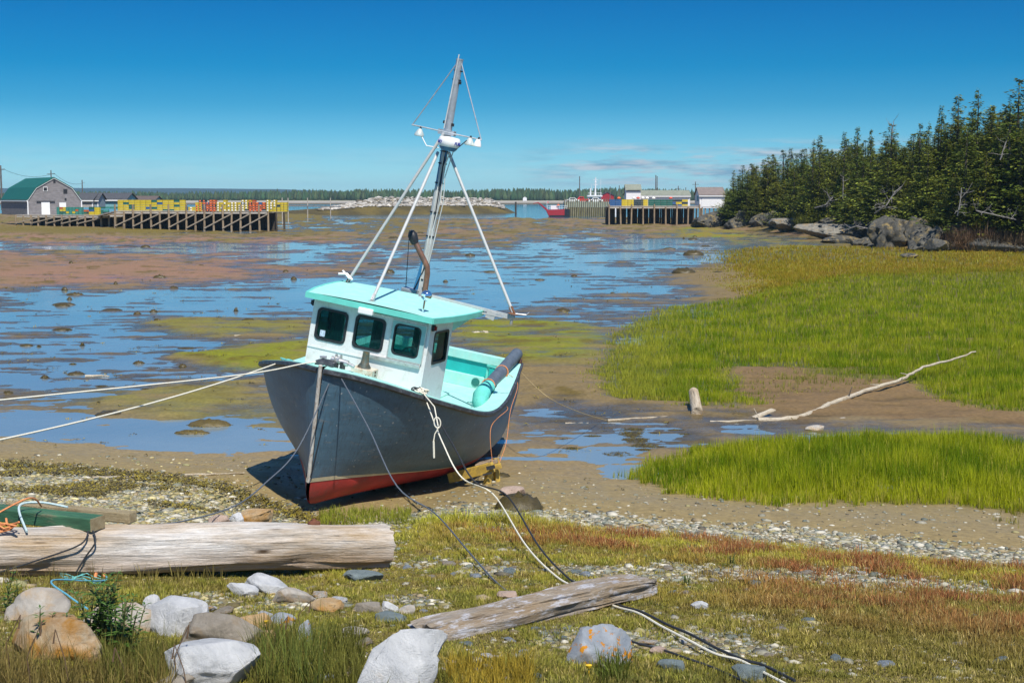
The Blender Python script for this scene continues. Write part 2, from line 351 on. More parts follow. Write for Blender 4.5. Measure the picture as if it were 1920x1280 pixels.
# water
m,nt,bs=newmat('tidewater'); v=coords(nt,(1,.45,1)); vm=coords(nt,(1,1,1))
gy=nd(nt,'ShaderNodeSeparateXYZ'); nt.links.new(vm,gy.inputs[0]); fy=nd(nt,'ShaderNodeMapRange'); fy.inputs[1].default_value=330; fy.inputs[2].default_value=430; nt.links.new(gy.outputs['Y'],fy.inputs[0]); wn=ramp(nt,ntex(nt,vm,.12,5,.6),[(.35,(.15,.215,.26)),(.65,(.20,.265,.30))]); nt.links.new(mixc(nt,fy.outputs[0],wn,(.012,.10,.17)),bs.inputs['Base Color']); bs.inputs['Roughness'].default_value=.10; bs.inputs['IOR'].default_value=1.33; bs.inputs['Specular IOR Level'].default_value=.9
h1=ntex(nt,v,2.2,5,.65); h2=ntex(nt,v,.35,3,.5); ad=nd(nt,'ShaderNodeMath',operation='ADD'); nt.links.new(h1,ad.inputs[0]); nt.links.new(h2,ad.inputs[1])
bump(nt,bs,ad.outputs[0],.16,.06)
wv=np.array([[-8000,12,WZ],[8000,12,WZ],[8000,9000,WZ],[-8000,9000,WZ]])
tag(obj('water',mesh_np('water',wv,[[0,1,2,3]]),m),'blue tidal water in puddles and the channel','water',None,'structure')
# ------------------------------------------------------------------ the boat
M_hull=mat('slate_paint',(.075,.155,.225),.42,var=.22,scale=1.6,stretch=(.7,.7,2.5),bmp=.25,bd=.012,dirt=(.20,.21,.21),dirt_amt=.25,dscale=3)
nt=M_hull.node_tree; bs=nt.nodes['Principled BSDF']   # faint vertical scuffs and chips
old=bs.inputs['Base Color'].links[0].from_socket; v=coords(nt,(6,6,.8)); f=ramp(nt,ntex(nt,v,3.5,7,.75),[(.50,(0,0,0)),(.74,(1,1,1))])
c=mixc(nt,f,old,(.045,.075,.105)); v9=coords(nt,(5,5,.7)); c=mixc(nt,ramp(nt,ntex(nt,v9,6,5,.7),[(.60,(0,0,0)),(.72,(.38,)*3)]),c,(.19,.25,.30)); v2=coords(nt,(1,1,1)); f2=ramp(nt,ntex(nt,v2,14,2,.5),[(.70,(0,0,0)),(.74,(1,1,1))]); c=mixc(nt,mixc(nt,1.0,f2,(.6,.6,.6),'MULTIPLY'),c,(.42,.44,.44))
sz=nd(nt,'ShaderNodeSeparateXYZ'); tcn=nd(nt,'ShaderNodeTexCoord'); nt.links.new(tcn.outputs['Object'],sz.inputs[0])
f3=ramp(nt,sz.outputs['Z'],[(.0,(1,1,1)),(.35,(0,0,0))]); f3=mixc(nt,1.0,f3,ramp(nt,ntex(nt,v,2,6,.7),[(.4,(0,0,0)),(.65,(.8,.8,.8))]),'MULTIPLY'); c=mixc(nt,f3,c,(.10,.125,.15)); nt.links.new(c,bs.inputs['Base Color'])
M_red=mat('antifouling_red',(.36,.030,.028),.6,var=.3,scale=3,dirt=(.20,.05,.04),dirt_amt=.4,dscale=2.5,bmp=.2)
M_cream=mat('cream_stripe',(.62,.54,.36),.55,var=.12,scale=6,dirt=(.44,.36,.22),dirt_amt=.2,dscale=5)
M_turq=mat('turquoise_paint',(.34,.70,.635),.55,var=.10,scale=4,dirt=(.42,.66,.58),dirt_amt=.6,dscale=6,bmp=.12,bd=.006)
M_trim=mat('turquoise_trim',(.15,.62,.53),.42,var=.08,scale=5,bmp=.08,bd=.005)
M_teal=mat('deep_teal_paint',(.015,.42,.40),.45,var=.12,scale=4,bmp=.1)
M_white=mat('cabin_white',(.70,.70,.70),.5,var=.04,scale=4,dirt=(.52,.51,.47),dirt_amt=.35,dscale=4,bmp=.15,bd=.006)
nt=M_white.node_tree; bs=nt.nodes['Principled BSDF']; old=bs.inputs['Base Color'].links[0].from_socket; v=coords(nt,(7,7,.55)); f=ramp(nt,ntex(nt,v,3,6,.7),[(.56,(0,0,0)),(.75,(.6,)*3)]); nt.links.new(mixc(nt,f,old,(.50,.45,.36)),bs.inputs['Base Color'])
M_black=mat('black_rubber',(.018,.02,.024),.45,var=.2,scale=12,bmp=.1)
M_dark=mat('rub_rail_black',(.035,.04,.05),.5,var=.4,scale=6,dirt=(.13,.14,.15),dirt_amt=.5,dscale=8)
M_galv=mat('galvanised',(.48,.52,.55),.42,.55,var=.18,scale=9,dirt=(.36,.36,.35),dirt_amt=.4,dscale=7,bmp=.08)
M_pole=mat('weathered_white_pole',(.46,.48,.48),.5,var=.12,scale=9,dirt=(.40,.40,.38),dirt_amt=.4,dscale=9)
M_chrome=mat('chrome',(.85,.87,.9),.05,1,var=.02,bmp=0)
M_steel=mat('worn_steel',(.62,.62,.60),.35,.7,var=.2,scale=14,dirt=(.25,.15,.08),dirt_amt=.25,dscale=12)
M_rust=mat('rusty_box',(.64,.62,.52),.6,.1,var=.18,scale=9,dirt=(.34,.14,.03),dirt_amt=.75,dscale=7)
M_rustpipe=mat('rusty_pipe',(.24,.12,.075),.5,.35,var=.4,scale=10,dirt=(.09,.085,.085),dirt_amt=.6,dscale=5,stretch=(1,1,.5))
M_greyp=mat('grey_pipe',(.10,.125,.155),.45,var=.2,scale=8,dirt=(.05,.055,.06),dirt_amt=.4,dscale=9)
M_lens=mat('red_lens',(.25,.01,.015),.2,var=.1,bmp=0)
M_plastic=mat('radome_white',(.82,.82,.82),.35,var=.02,bmp=0)
M_blue=mat('marine_blue',(.03,.16,.33),.4,var=.1,bmp=0)
M_ink=mat('blue_ink',(.02,.035,.32),.4,var=.05,bmp=0)
M_stem=mat('worn_stem_strip',(.62,.60,.55),.6,var=.2,scale=10,dirt=(.22,.13,.07),dirt_amt=.7,dscale=13,stretch=(1,1,.4))
M_orope=mat('orange_rope',(.62,.24,.09),.8,var=.25,scale=40,bmp=.5,bd=.004)
M_wrope=mat('white_rope',(.78,.75,.62),.8,var=.2,scale=60,bmp=.6,bd=.004)
M_brope=mat('black_rope',(.022,.025,.03),.7,var=.4,scale=60,bmp=.6,bd=.004)
M_grope=mat('slate_rope',(.09,.11,.14),.7,var=.4,scale=60,bmp=.6,bd=.004)
M_trope=mat('teal_rope',(.12,.42,.42),.8,var=.3,scale=60,bmp=.6,bd=.004)
M_tan=mat('tan_rope',(.42,.32,.16),.8,var=.3,scale=60,bmp=.5,bd=.004)
M_yel=mat('yellow_timber',(.55,.37,.06),.65,var=.3,scale=5,dirt=(.16,.12,.06),dirt_amt=.7,dscale=8)
M_lamp=mat('lamp_shell',(.60,.68,.64),.3,.3,var=.1,bmp=0)
m,nt,bs=newmat('window_glass'); bs.inputs['Base Color'].default_value=(.004,.03,.034,1); bs.inputs['Roughness'].default_value=.06; bs.inputs['IOR'].default_value=1.5
tr=nd(nt,'ShaderNodeBsdfTransparent'); tr.inputs[0].default_value=(.42,.76,.73,1); mx=nd(nt,'ShaderNodeMixShader')
v=coords(nt,(1,6,1)); f=ramp(nt,ntex(nt,v,4,6,.7),[(.35,(.26,)*3),(.7,(.48,)*3)]); nt.links.new(f,mx.inputs[0])
nt.links.new(bs.outputs[0],mx.inputs[2]); nt.links.new(tr.outputs[0],mx.inputs[1]); nt.links.new(mx.outputs[0],nt.nodes['Material Output'].inputs[0]); M_glass=m

BO=Vector((-3.582,24.692,.236)); yaw,roll,pit=.239,.183,-.003
cy,sy_=math.cos(yaw),math.sin(yaw); cr,sr=math.cos(roll),math.sin(roll); cp,sp=math.cos(pit),math.sin(pit)
BM=Matrix(((-sy_,cy,0),(-cy,-sy_,0),(0,0,1)))@Matrix(((cp,0,-sp),(0,1,0),(sp,0,cp)))@Matrix(((1,0,0),(0,cr,sr),(0,-sr,cr)))
boat=thing('fishing_boat','small slate grey wooden fishing boat with turquoise decks leaning aground on the mud','boat')
boat.matrix_world=Matrix.Translation(BO)@BM.to_4x4()
def bw(p): return BO+BM@Vector(p)
BX=[-9,-8.1,-6.5,-5,-4,-3,-2,-1.3,-.8,-.4,0,.2,.32]; BV=[1.45,1.68,1.95,2.17,2.24,2.22,2.06,1.70,1.33,.96,.5,.25,.045]
ZX=[-9,-8.1,-6.4,-5.05,-4.5,-3.56,-2.65,-1.81,-1.04,-.65,-.25,.32]; ZV=[1.6,1.56,1.41,1.28,1.235,1.215,1.345,1.54,1.74,1.85,1.98,2.11]
def smooth_interp(x,xs,vs,h=.22): return sum(np.interp(np.asarray(x)+o*h,xs,vs)*wt for o,wt in ((-1,.25),(0,.5),(1,.25)))
def bsf(x): return np.where(np.asarray(x)>-.15,np.interp(x,BX,BV),smooth_interp(x,BX,BV))
def zsf(x): return smooth_interp(x,ZX,ZV,.35)
D_=np.concatenate([np.linspace(0,.6,9),np.linspace(.75,8.42,44)])
def yw(d): return np.interp(d,[0,.3,.7,1.3,2.44,3.5,4.8,6.85,7.86,8.42],[.035,.17,.35,.66,1.26,1.73,1.89,1.78,1.61,1.5])
def ywl(d): return np.where(d<.3,np.interp(d,[0,.3],[.035,.17]),sum(yw(np.maximum(d+o*.3,0))*wt for o,wt in ((-1,.25),(0,.5),(1,.25))))
def hull_pt(d,v):
    """v in 0..1 from the waterline to the sheer"""
    xs_=.32-d; x=.32*v-d; p=np.interp(d,[0,.5,1.2,2.5,8.4],[1.2,1.0,.78,.60,.55])
    a=ywl(d); b=bsf(xs_); y=a+(b-a)*v**p+.06*np.sin(np.pi*v)*ss(.8,3,d)
    return x,y,zsf(xs_)*v
def grid_mesh(name,rows,close_end=True,smooth=True):
    """rows[i][j] points along both sides joined; rows: list (station) of lists"""
    V=[p for r in rows for p in r]; n=len(rows[0]); F=[(i*n+j,i*n+j+1,(i+1)*n+j+1,(i+1)*n+j) for i in range(len(rows)-1) for j in range(n-1)]
    m=MB(); m.add(V,F)
    if close_end: m.f.append(tuple(range((len(rows)-1)*n,len(rows)*n))); m.m.append(0)
    return m.mesh(name,smooth)
vs=np.linspace(.03,1,15)
rows=[]
for d in D_:
    st=[hull_pt(d,v) for v in vs]
    rows.append([(x,y,z) for x,y,z in st[::-1]]+[(x,-y,z) for x,y,z in st])
hull=obj('hull',grid_mesh('hull',rows,False),M_hull,boat)
# flat transom outside
n=len(vs); tr_poly=[(x-.002,y,z) for x,y,z in [hull_pt(8.42,v) for v in vs][::-1]]+[(x-.002,-y,z) for x,y,z in [hull_pt(8.42,v) for v in vs]]
MB().prism(tr_poly,(.05,0,0)).build('transom',M_hull,boat)
def low_pt(d,t):
    a=ywl(d); zk=np.interp(d,[0,.3,1,4,8.42],[.45,.49,.50,.47,.26]); s_,c_=math.sin(t*math.pi/2),math.cos(t*math.pi/2)
    return -d-.22*c_**3*math.exp(-d*1.2), a*s_**.8*(1)+0.0, -float(zk)*c_**1.15
ts=np.linspace(0,1,11); rows=[]
for d in D_:
    st=[low_pt(d,t) for t in ts]; rows.append([(x,y,z) for x,y,z in st[::-1]]+[(x,-y,z) for x,y,z in st[1:]])
obj('bottom',grid_mesh('bottom',rows),M_red,boat)
rows=[]
for d in D_:
    a=ywl(d)+.006; rows.append([(-d+.004,a,.0),(-d+.32*.03+.006,a+.012,.078)])
m_=MB()
for sgn in (1,-1):
    V=[(x,y*sgn,z) for r in rows for x,y,z in r]; m_.add(V,[(i*2,i*2+1,i*2+3,i*2+2) for i in range(len(rows)-1)])
m_.add([(.02,-.045,-.002),(.02,.045,-.002),(.03,.045,.068),(.03,-.045,.068)],[(0,1,2,3)])
m_.build('boot_stripe',M_cream,boat)
MB().box((-4.8,0,-.48),(6.0,.13,.2)).build('keel',M_red,boat,bevel=.02)
# stem strip
MB().tube([(.01+.32*v+.012,0,2.11*v) for v in np.linspace(0.0,1.02,12)],.034,8).build('stem_band',M_stem,boat,True)
# rub rail + covering boards
def sheer_line(off,dz,x0=.31,x1=-8.1,nn=60):
    out=[]
    for x in np.concatenate([np.linspace(x0,-.6,18),np.linspace(-.75,x1,nn)]):
        e=1e-3; t=Vector((e,float(bsf(x+e)-bsf(x)),0)).normalized() if x<x0-.01 else Vector((.1,-1,0)).normalized()
        nrm=Vector((-t.y,t.x,0)); b=float(bsf(x)); p=Vector((x,b,float(zsf(x))+dz))+nrm*off; out.append(p)
    return out
def strip(profile,mirror=True):
    """sweep a list of (offset,dz) along the sheer"""
    m=MB(); lines=[sheer_line(o,z) for o,z in profile]; k=len(profile)
    for sgn in ((1,-1) if mirror else (1,)):
        V=[(p.x,max(p.y,.0)*sgn,p.z) for i in range(len(lines[0])) for p in (l[i] for l in lines)]
        nn=len(lines[0]); m.add(V,[(i*k+j,i*k+(j+1)%k,(i+1)*k+(j+1)%k,(i+1)*k+j) for i in range(nn-1) for j in range(k)]+[tuple(range(k)),tuple(range((nn-1)*k,nn*k))])
    return m
strip([(-.01,.012),(.05,.0),(.055,-.055),(.03,-.085),(-.01,-.09)]).build('rub_rail',M_dark,boat,True)
strip([(-.0,.022),(-.0,.013),(-.31,.013),(-.31,.022)]).build('covering_board',M_turq,boat)
MB().box((-8.02,0,1.555),(.26,3.3,.05)).build('transom_cap',M_turq,boat,bevel=.01)
# foredeck and side decks
xs=np.linspace(.1,-3.3,24); m_=MB(); V=[]
for x in xs:
    b=max(float(bsf(x))-.03,.02); z=float(zsf(x))+.004; V+=[(x,yy*b,z+.05*(1-yy*yy)-.05*0) for yy in (-1,-.6,-.2,.2,.6,1)]
m_.add(V,[(i*6+j,i*6+j+1,(i+1)*6+j+1,(i+1)*6+j) for i in range(23) for j in range(5)]); m_.build('foredeck',M_turq,boat,True)
# cockpit
V=[];xs=np.linspace(-3.2,-8.05,24)
for x in xs: b=float(bsf(x))-.14; V+=[(x,-b,.80),(x,b,.80)]
MB().add(V,[(i*2,i*2+1,i*2+3,i*2+2) for i in range(23)]).build('cockpit_floor',M_turq,boat)
m_=MB()
for sgn in (1,-1):
    V=[]
    for x in xs: b=float(bsf(x))-.30; V+=[(x,(b+.12)*sgn,.80),(x,(b)*sgn,float(zsf(x))+.01)]
    m_.add(V,[(i*2,i*2+1,i*2+3,i*2+2) for i in range(23)])
m_.build('bulwark',M_turq,boat)
tf=Matrix(((0,0,1,-7.9),(1,0,0,0),(0,1,0,0),(0,0,0,1)))
MB().box((-7.93,0,1.24),(.05,2.9,.34)).build('recess_panel',M_teal,boat)
MB().box((-7.90,0,1.50),(.10,2.95,.20)).build('transom_lining',M_turq,boat,bevel=.01)
MB().box((-7.88,0,.94),(.12,2.95,.28)).build('stern_ledge',M_turq,boat,bevel=.01)
MB().lathe([(.0,0),(.095,0),(.095,.02),(.07,.03),(.0,.03)],18,(-7.82,.77,.95),Matrix.Rotation(R(90),3,'Y')).build('scupper_plate',mat('scupper_green',(.02,.17,.15),.4),boat,True)
MB().box((-6.0,0,.815),(1.1,1.1,.03)).build('deck_hatch',M_turq,boat,bevel=.008)
MB().bar((-7.75,1.02,1.42),(-7.75,1.02,.85),.05).bar((-7.72,1.0,1.4),(-7.5,1.35,1.42),.04).build('quarter_post',M_trim,boat)
# cabin
ZT=2.97
ff=Matrix(((0,0,1,-2.005),(1,0,0,0),(0,1,0,0),(0,0,0,1)))
W1=rrect(-1.045,2.19,-.465,2.765,.09); W2=rrect(-.28,2.19,.285,2.785,.09); W3=rrect(.49,2.215,1.0,2.785,.09)
def grow(lp,k):
    cx=sum(p[0] for p in lp)/len(lp); cz=sum(p[1] for p in lp)/len(lp); sx_=max(abs(p[0]-cx) for p in lp); sz_=max(abs(p[1]-cz) for p in lp)
    return [(cx+(p[0]-cx)*(sx_+k)/sx_,cz+(p[1]-cz)*(sz_+k)/sz_) for p in lp]
yf,ya=1.17,1.24
front=slab('front_wall',[(-yf,1.3),(yf,1.3),(yf,ZT),(-yf,ZT)],[W1,W2,W3],.05,ff)
cabin=obj('cabin',front,M_white,boat)
def side_frame(sgn):
    a=Vector((-1.98,sgn*yf,0)); b=Vector((-3.24,sgn*ya,0)); X=(b-a).normalized(); Z=Vector((0,0,1)); N=X.cross(Z)
    return Matrix(((X.x,Z.x,N.x,a.x-.0*N.x),(X.y,Z.y,N.y,a.y-sgn*.026),(X.z,Z.z,N.z,0),(0,0,0,1))),(b-a).length
SW=[(.41-.02,2.14),(1.06,2.14),(1.10,2.2),(1.03,2.66),(.96,2.72),(.36,2.72),(.30,2.66),(.35,2.2)]
SW=[(.40,2.11),(1.08,2.11),(1.12,2.15),(1.115,2.22),(1.06,2.65),(1.04,2.69),(.99,2.71),(.34,2.715),(.30,2.70),(.28,2.65),(.355,2.16),(.375,2.12)]
for sgn in (1,-1):
    fr,L=side_frame(sgn)
    obj('side_wall',slab('side_wall',[(.027,.82),(L,.82),(L,ZT),(.027,ZT)],[SW],.05,fr),M_white,cabin)
    wf=obj('window',slab('window',grow(SW,.02),[grow(SW,-.022)],.075,fr),M_black,boat); wf.parent=cabin
    obj('pane',slab('pane',grow(SW,-.024),[],.012,fr),M_glass,wf); 
bf_=Matrix(((0,0,1,-3.22),(1,0,0,0),(0,1,0,0),(0,0,0,1)))
obj('back_wall',slab('back_wall',[(-ya+.03,.82),(ya-.03,.82),(ya-.03,ZT),(-ya+.03,ZT)],[rrect(-.95,.9,-.35,2.7,.05),rrect(-.1,2.1,.5,2.7,.06),rrect(.62,2.15,1.0,2.7,.06)],.05,bf_),M_turq,cabin)
for lp in (W1,W2):
    wf=obj('window',slab('window',grow(lp,.022),[grow(lp,-.024)],.085,ff),M_black,cabin)
    obj('pane',slab('pane',grow(lp,-.026),[],.012,ff),M_glass,wf)
wf=obj('sliding_window',slab('sliding_window',rrect(.435,2.135,1.09,2.84,.012),[grow(W3,-.012)],.09,ff),M_trim,cabin); wf['label']='sliding window in a turquoise painted wooden frame'
M_frame=mat('pale_teal_trim',(.30,.50,.50),.5,var=.15); wf.data.materials.clear(); wf.data.materials.append(M_frame)
obj('pane',slab('pane',grow(W3,-.014),[],.012,ff),M_glass,wf)
obj('gasket',slab('gasket',grow(W3,.012),[grow(W3,-.013)],.096,ff),M_black,wf)
obj('metal_rim',slab('metal_rim',rrect(.415,2.115,1.11,2.86,.02),[rrect(.436,2.136,1.089,2.839,.01)],.10,ff),M_steel,wf)
MB().box((-1.955,.56,2.075),(.06,1.06,.07)).build('window_rail',M_steel,cabin,bevel=.008)
MB().box((-1.965,.45,2.885),(.04,1.3,.03)).build('window_rail',M_steel,cabin,bevel=.006)
MB().box((-1.971,-.55,2.02),(.012,1.22,.03)).build('wash_strip',M_white,cabin)
obj('sticker',slab('sticker',rrect(-.96,2.24,-.86,2.36,.01),[],.004,ff),mat('sticker',(.5,.6,.75),.5,scale=30,var=.5,bmp=0),cabin).location.x=.022
m_=MB().tube([(-2.45,.72+.17*math.cos(a),2.15+.17*math.sin(a)) for a in np.linspace(0,6.28,20)],.018,6)
for a in (0,1.05,2.1): m_.bar((-2.45,.72-.16*math.cos(a),2.15-.16*math.sin(a)),(-2.45,.72+.16*math.cos(a),2.15+.16*math.sin(a)),.02)
m_.build('steering_wheel',M_steel,cabin)
MB().box((-2.25,.3,1.98),(.4,1.4,.08)).build('dashboard',M_turq,cabin)
# roof
ro=[(-1.73,-1.25),(-1.73,1.25),(-2.5,1.40),(-3.3,1.49),(-3.95,1.52),(-4.41,1.50),(-4.41,-1.50),(-3.95,-1.52),(-3.3,-1.49),(-2.5,-1.40)]
m_=MB(); V=[];nx=14
def roof_half(x): return float(np.interp(x,[-4.41,-3.95,-3.3,-2.5,-1.73],[1.5,1.52,1.49,1.40,1.25]))
for i in range(nx+1):
    x=-1.73-(2.68)*i/nx; h=roof_half(x); V+=[(x,h*yy,3.045+.035*(1-yy*yy)) for yy in np.linspace(-1,1,9)]
m_.add(V,[(i*9+j,i*9+j+1,(i+1)*9+j+1,(i+1)*9+j) for i in range(nx) for j in range(8)])
roof=m_.build('roof',M_turq,boat,True)
m_=MB(); lo=[(x,y,2.955) for x,y in ro]; 
m_.prism([(x*1.0,y,2.965) for x,y in ro],(0,0,.075)); m_.build('roof_slab',M_trim,roof,False,bevel=.012)
cap=MB()
for i in range(len(ro)):
    a=ro[i]; b=ro[(i+1)%len(ro)]; cap.bar((a[0],a[1],3.0),(b[0],b[1],3.0),.045,.105)
cap.build('roof_edge',M_trim,roof)
MB().prism([(-3.24,1.16,2.955),(-4.3,1.40,2.955),(-3.24,1.16,2.62)],(0,.03,0)).prism([(-3.24,-1.16,2.955),(-4.3,-1.40,2.955),(-3.24,-1.16,2.62)],(0,-.03,0)).build('roof_bracket',M_turq,roof)
MB().box((-1.715,-.04,2.925),(.12,.29,.115)).build('deck_light',M_plastic,roof,bevel=.02)
for y,lm in ((1.20,M_lens),(-1.20,mat('dark_lens',(.01,.02,.015),.2,bmp=0))):
    q=MB().box((-2.06,y,2.83),(.13,.05,.12)).build('navigation_light',M_black,cabin,bevel=.02); q.data
    MB().lathe([(0,-.04),(.035,-.04),(.035,.04),(0,.04)],12,(-2.06,y+math.copysign(.028,y),2.83)).build('lens',lm,q,True)
# spotlight
sl=MB().lathe([(.05,0),(.05,.012),(.02,.02),(.02,.2),(.02,.22),(0,.22)],16,(-2.21,.89,3.06)).build('spotlight',M_chrome,roof,True)
MB().lathe([(0,-.105)]+[(.105*math.cos(a),.105*math.sin(a)) for a in np.linspace(-1.35,1.0,12)]+[(.05,.1),(0,.09)],24,(-2.25,.90,3.37),Matrix.Rotation(R(100),3,'Y')@Matrix.Rotation(R(20),3,'X')).build('lamp_shell',M_chrome,sl,True)
# mast
mast=MB().tube([(-4.89,0,3.04),(-4.89,0,4.6),(-4.87,0,6.3)],[.088,.08,.07],16).build('mast',M_pole,boat,True)
MB().tube([(-4.87,0,6.2),(-4.85,0,7.85)],[.082,.070],16).lathe([(.074,0),(.074,.03),(0,.035)],16,(-4.85,0,7.84)).build('topmast',M_galv,mast,True)
m_=MB()
for z in (3.35,4.25,4.75,5.35,5.75,6.0,7.45,7.63): MB().lathe([(.092,-.012),(.092,.012)],14,(-4.88,0,z)).build('mast_band',M_black,mast,True)
MB().tube([(-4.74,.0,7.95),(-4.76,-.06,6.45)],.012,6).tube([(-4.79,.05,3.2),(-4.78,.06,4.4),(-4.76,.12,5.0),(-4.76,.08,5.7),(-4.6,.2,6.0)],.014,6).tube([(-4.80,-.03,3.1),(-4.79,-.0,4.6),(-4.77,.03,5.9)],.013,6).tube([(-4.78,.09,3.6),(-4.72,.2,5.0),(-4.7,.15,5.5),(-4.65,.25,6.05)],.010,6).build('cable',mat('white_cable',(.6,.62,.6),.5,bmp=0),mast,True)
MB().tube([(-4.78,-.12,3.12),(-4.79,.05,3.7),(-4.78,.06,4.8),(-4.77,.05,5.9)],.011,6).tube([(-4.6,.15,6.04),(-4.5,.35,6.1),(-4.6,.5,6.3)],.01,6).tube([(-4.85,-.32,3.1),(-4.7,-.40,4.3)],.008,5).build('black_cable',M_black,mast,True)
MB().bar((-4.82,-.10,3.1),(-4.82,-.02,3.75),.03,.10).bar((-4.83,.02,5.3),(-4.83,.0,6.1),.04,.13).build('mast_board',M_blue,mast)
m_=MB()
for y,z in ((.09,7.4),(.09,6.55),(-.09,6.58)): m_.box((-4.83,y,z),(.05,.05,.06))
m_.build('mast_step',M_black,mast)
MB().box((-4.85,-.2,3.08),(.3,.34,.08)).build('mast_foot',M_galv,mast,bevel=.01)
arm=MB().tube([(-4.75,-.74,6.41),(-4.75,.76,6.36)],.014,8).build('crossarm',M_galv,mast,True)
MB().tube([(-4.76,-.73,6.41),(-4.82,-.05,7.75)],.012,6).tube([(-4.76,.75,6.36),(-4.82,.06,7.78)],.012,6).build('stay',M_galv,mast,True)
for y,big in ((-.54,1),(.53,1),(.70,.8)):
    q=MB().lathe([(0,.10*big),(.03,.10),(.05,.075),(.095*big,.0),(.10*big,-.04),(.085*big,-.05),(0,-.05)],18,(-4.72,y,6.26)).build('deck_lamp',M_lamp if y<.6 else M_plastic,arm,True)
    MB().tube([(-4.72,y,6.33),(-4.75,y,6.40)],.02,6).build('lamp_bracket',M_black,q)
MB().tube([(-4.7,-.52,6.27),(-4.65,-.33,6.05),(-4.75,-.1,6.05)],.012,6).build('cable',M_plastic,arm,True)
rad=MB().lathe([(0,-.09),(.19,-.09),(.215,-.06),(.222,.0),(.215,.07),(.19,.10),(0,.115)],32,(-4.52,.17,6.20)).build('radar',M_plastic,mast,True)
MB().lathe([(0,-.17),(.13,-.17),(.17,-.13),(.19,-.092),(0,-.092)],28,(-4.52,.17,6.20)).build('radar_base',M_blue,rad,True)
MB().bar((-4.86,.02,6.04),(-4.52,.14,6.05),.09,.03).box((-4.82,.0,6.38),(.16,.34,.10)).build('radar_bracket',M_galv,rad)
def wrap_text(txt,size,az,z,par):
    me=text_mesh(txt,size,.003); rr=.2225
    for v_ in me.vertices:
        a=az+v_.co.x/rr; k=rr+v_.co.z; zz=v_.co.y+z
        v_.co=Vector((-4.52+k*math.cos(a),.17+k*math.sin(a),6.20+zz))
    return obj('lettering',me,M_ink,par)
wrap_text('FURUNO',.085,1.62-.05,-.035,rad); wrap_text('FURUNO',.085,-1.25,-.035,rad)
for a,b in (((-4.25,-1.38,3.06),(-4.75,-.04,6.36)),((-2.12,-.09,3.10),(-4.62,-.06,5.96)),((-4.2,2.15,3.14),(-4.84,.10,6.0))):
    q=MB().tube([a,b],.032,10).build('mast_strut',M_pole,boat,True)
    v_=Vector(b)-Vector(a); v_.normalize(); A=Vector(a)
    MB().bar(A-v_*.02,A+v_*.13,.055,.07).lathe([(.10,-.03),(.10,-.015),(.03,0),(0,0)],14,A-Vector((0,0,.01)) if a[1]<2 else A).build('strut_foot',mat('rust_brown',(.22,.10,.05),.7,.2,var=.4,scale=20) if a[1]!=-.09 else M_steel,q)
MB().tube([(-4.1,-1.55,3.2),(-4.2,-1.40,3.22),(-4.15,-1.25,3.13)],.025,6).tube([(-4.2,-1.5,3.27),(-4.1,-1.3,3.15)],.02,6).build('antenna_clamp',M_plastic,boat,True)
MB().bar((-4.42,.25,3.11),(-4.2,2.2,3.06),.055,.055).bar((-4.21,1.3,3.0),(-4.2,2.1,3.02),.03).bar((-4.21,1.62,3.02),(-4.21,1.8,2.98),.03,.16).build('outrigger',M_pole,boat)
MB().tube([(-4.2,2.15,3.0),(-4.2,2.15,2.9)],.03,8).tube([(-4.2,2.2,3.13),(-4.3,2.4,3.14),(-4.32,2.45,3.2)],.012,6).build('outrigger_hook',M_steel,boat)
# exhaust
ex=MB().tube([(-4.3,.26,3.03),(-4.3,.245,3.55),(-4.3,.22,3.68),(-4.3,-.10,4.10)],.058,12).build('exhaust_stack',M_rustpipe,boat,True)
MB().lathe([(0,-.14),(.07,-.13),(.09,-.05),(.10,.06),(.06,.14),(.0,.16)],16,(-4.3,-.17,4.20),Matrix.Rotation(R(28),3,'X')).build('rain_cap',M_black,ex,True)
MB().lathe([(.14,0),(.13,.012),(.07,.04),(0,.04)],18,(-4.3,.26,3.07)).build('deck_flange',M_steel,ex,True)
# stove box on the foredeck
st=MB().box((-1.62,.15,1.72),(.34,.42,.36)).build('stove_box',M_rust,boat,bevel=.012)
MB().lathe([(.13,0),(.125,.03),(.08,.10),(.07,.16),(.062,.30),(.066,.31),(0,.31)],18,(-1.62,.13,1.89)).build('stove_pipe',mat('stove_pipe_green',(.10,.12,.105),.5,.4,var=.3,scale=9,dirt=(.33,.17,.05),dirt_amt=.5,dscale=8),st,True)
m_=MB()
for y in (.0,.05,.1,.17,.24,.30):
    for z in (1.62,1.80): m_.lathe([(.012,0),(.012,.012),(0,.014)],8,(-1.45,y,z),Matrix.Rotation(R(90),3,'Y'))
for z in (1.6,1.7,1.8,1.86): m_.lathe([(.02,0),(.02,.012),(0,.014)],8,(-1.62,.362,z),Matrix.Rotation(R(-90),3,'X'))
m_.build('bolt',mat('dark_rust',(.07,.03,.015),.8),st)
# bow block + roller
MB().box((-.12,-.06,2.02),(.34,.34,.30)).build('bow_block',M_dark,boat,bevel=.03)
wn=MB().tube([(-.2,-.02,2.20),(-.2,.30,2.18)],.055,14).tube([(-.16,-.1,2.22),(-.16,-.22,2.2)],.02,8).tube([(-.2,.3,2.18),(-.18,.42,2.15)],.03,10).build('mooring_winch',M_steel,boat,True)
MB().lathe([(.09,-.05),(.09,-.035),(.05,-.03),(.05,.03),(.09,.035),(.09,.05),(0,.05)],18,(-.2,.10,2.22),Matrix.Rotation(R(90),3,'X')).build('drum',M_steel,wn,True)
MB().bar((-.22,.2,2.0),(-.2,.2,2.2),.05,.16).build('winch_foot',M_black,wn)
m_=MB()
for k in range(6):
    a=k*1.7; m_.tube([(-.1+.08*math.cos(a+j*.8),.22+.10*math.sin(a+j*.8)+.01*k*0,1.99+.012*(k%5)+.02*math.sin(j+k)) for j in range(6)],.012,5)
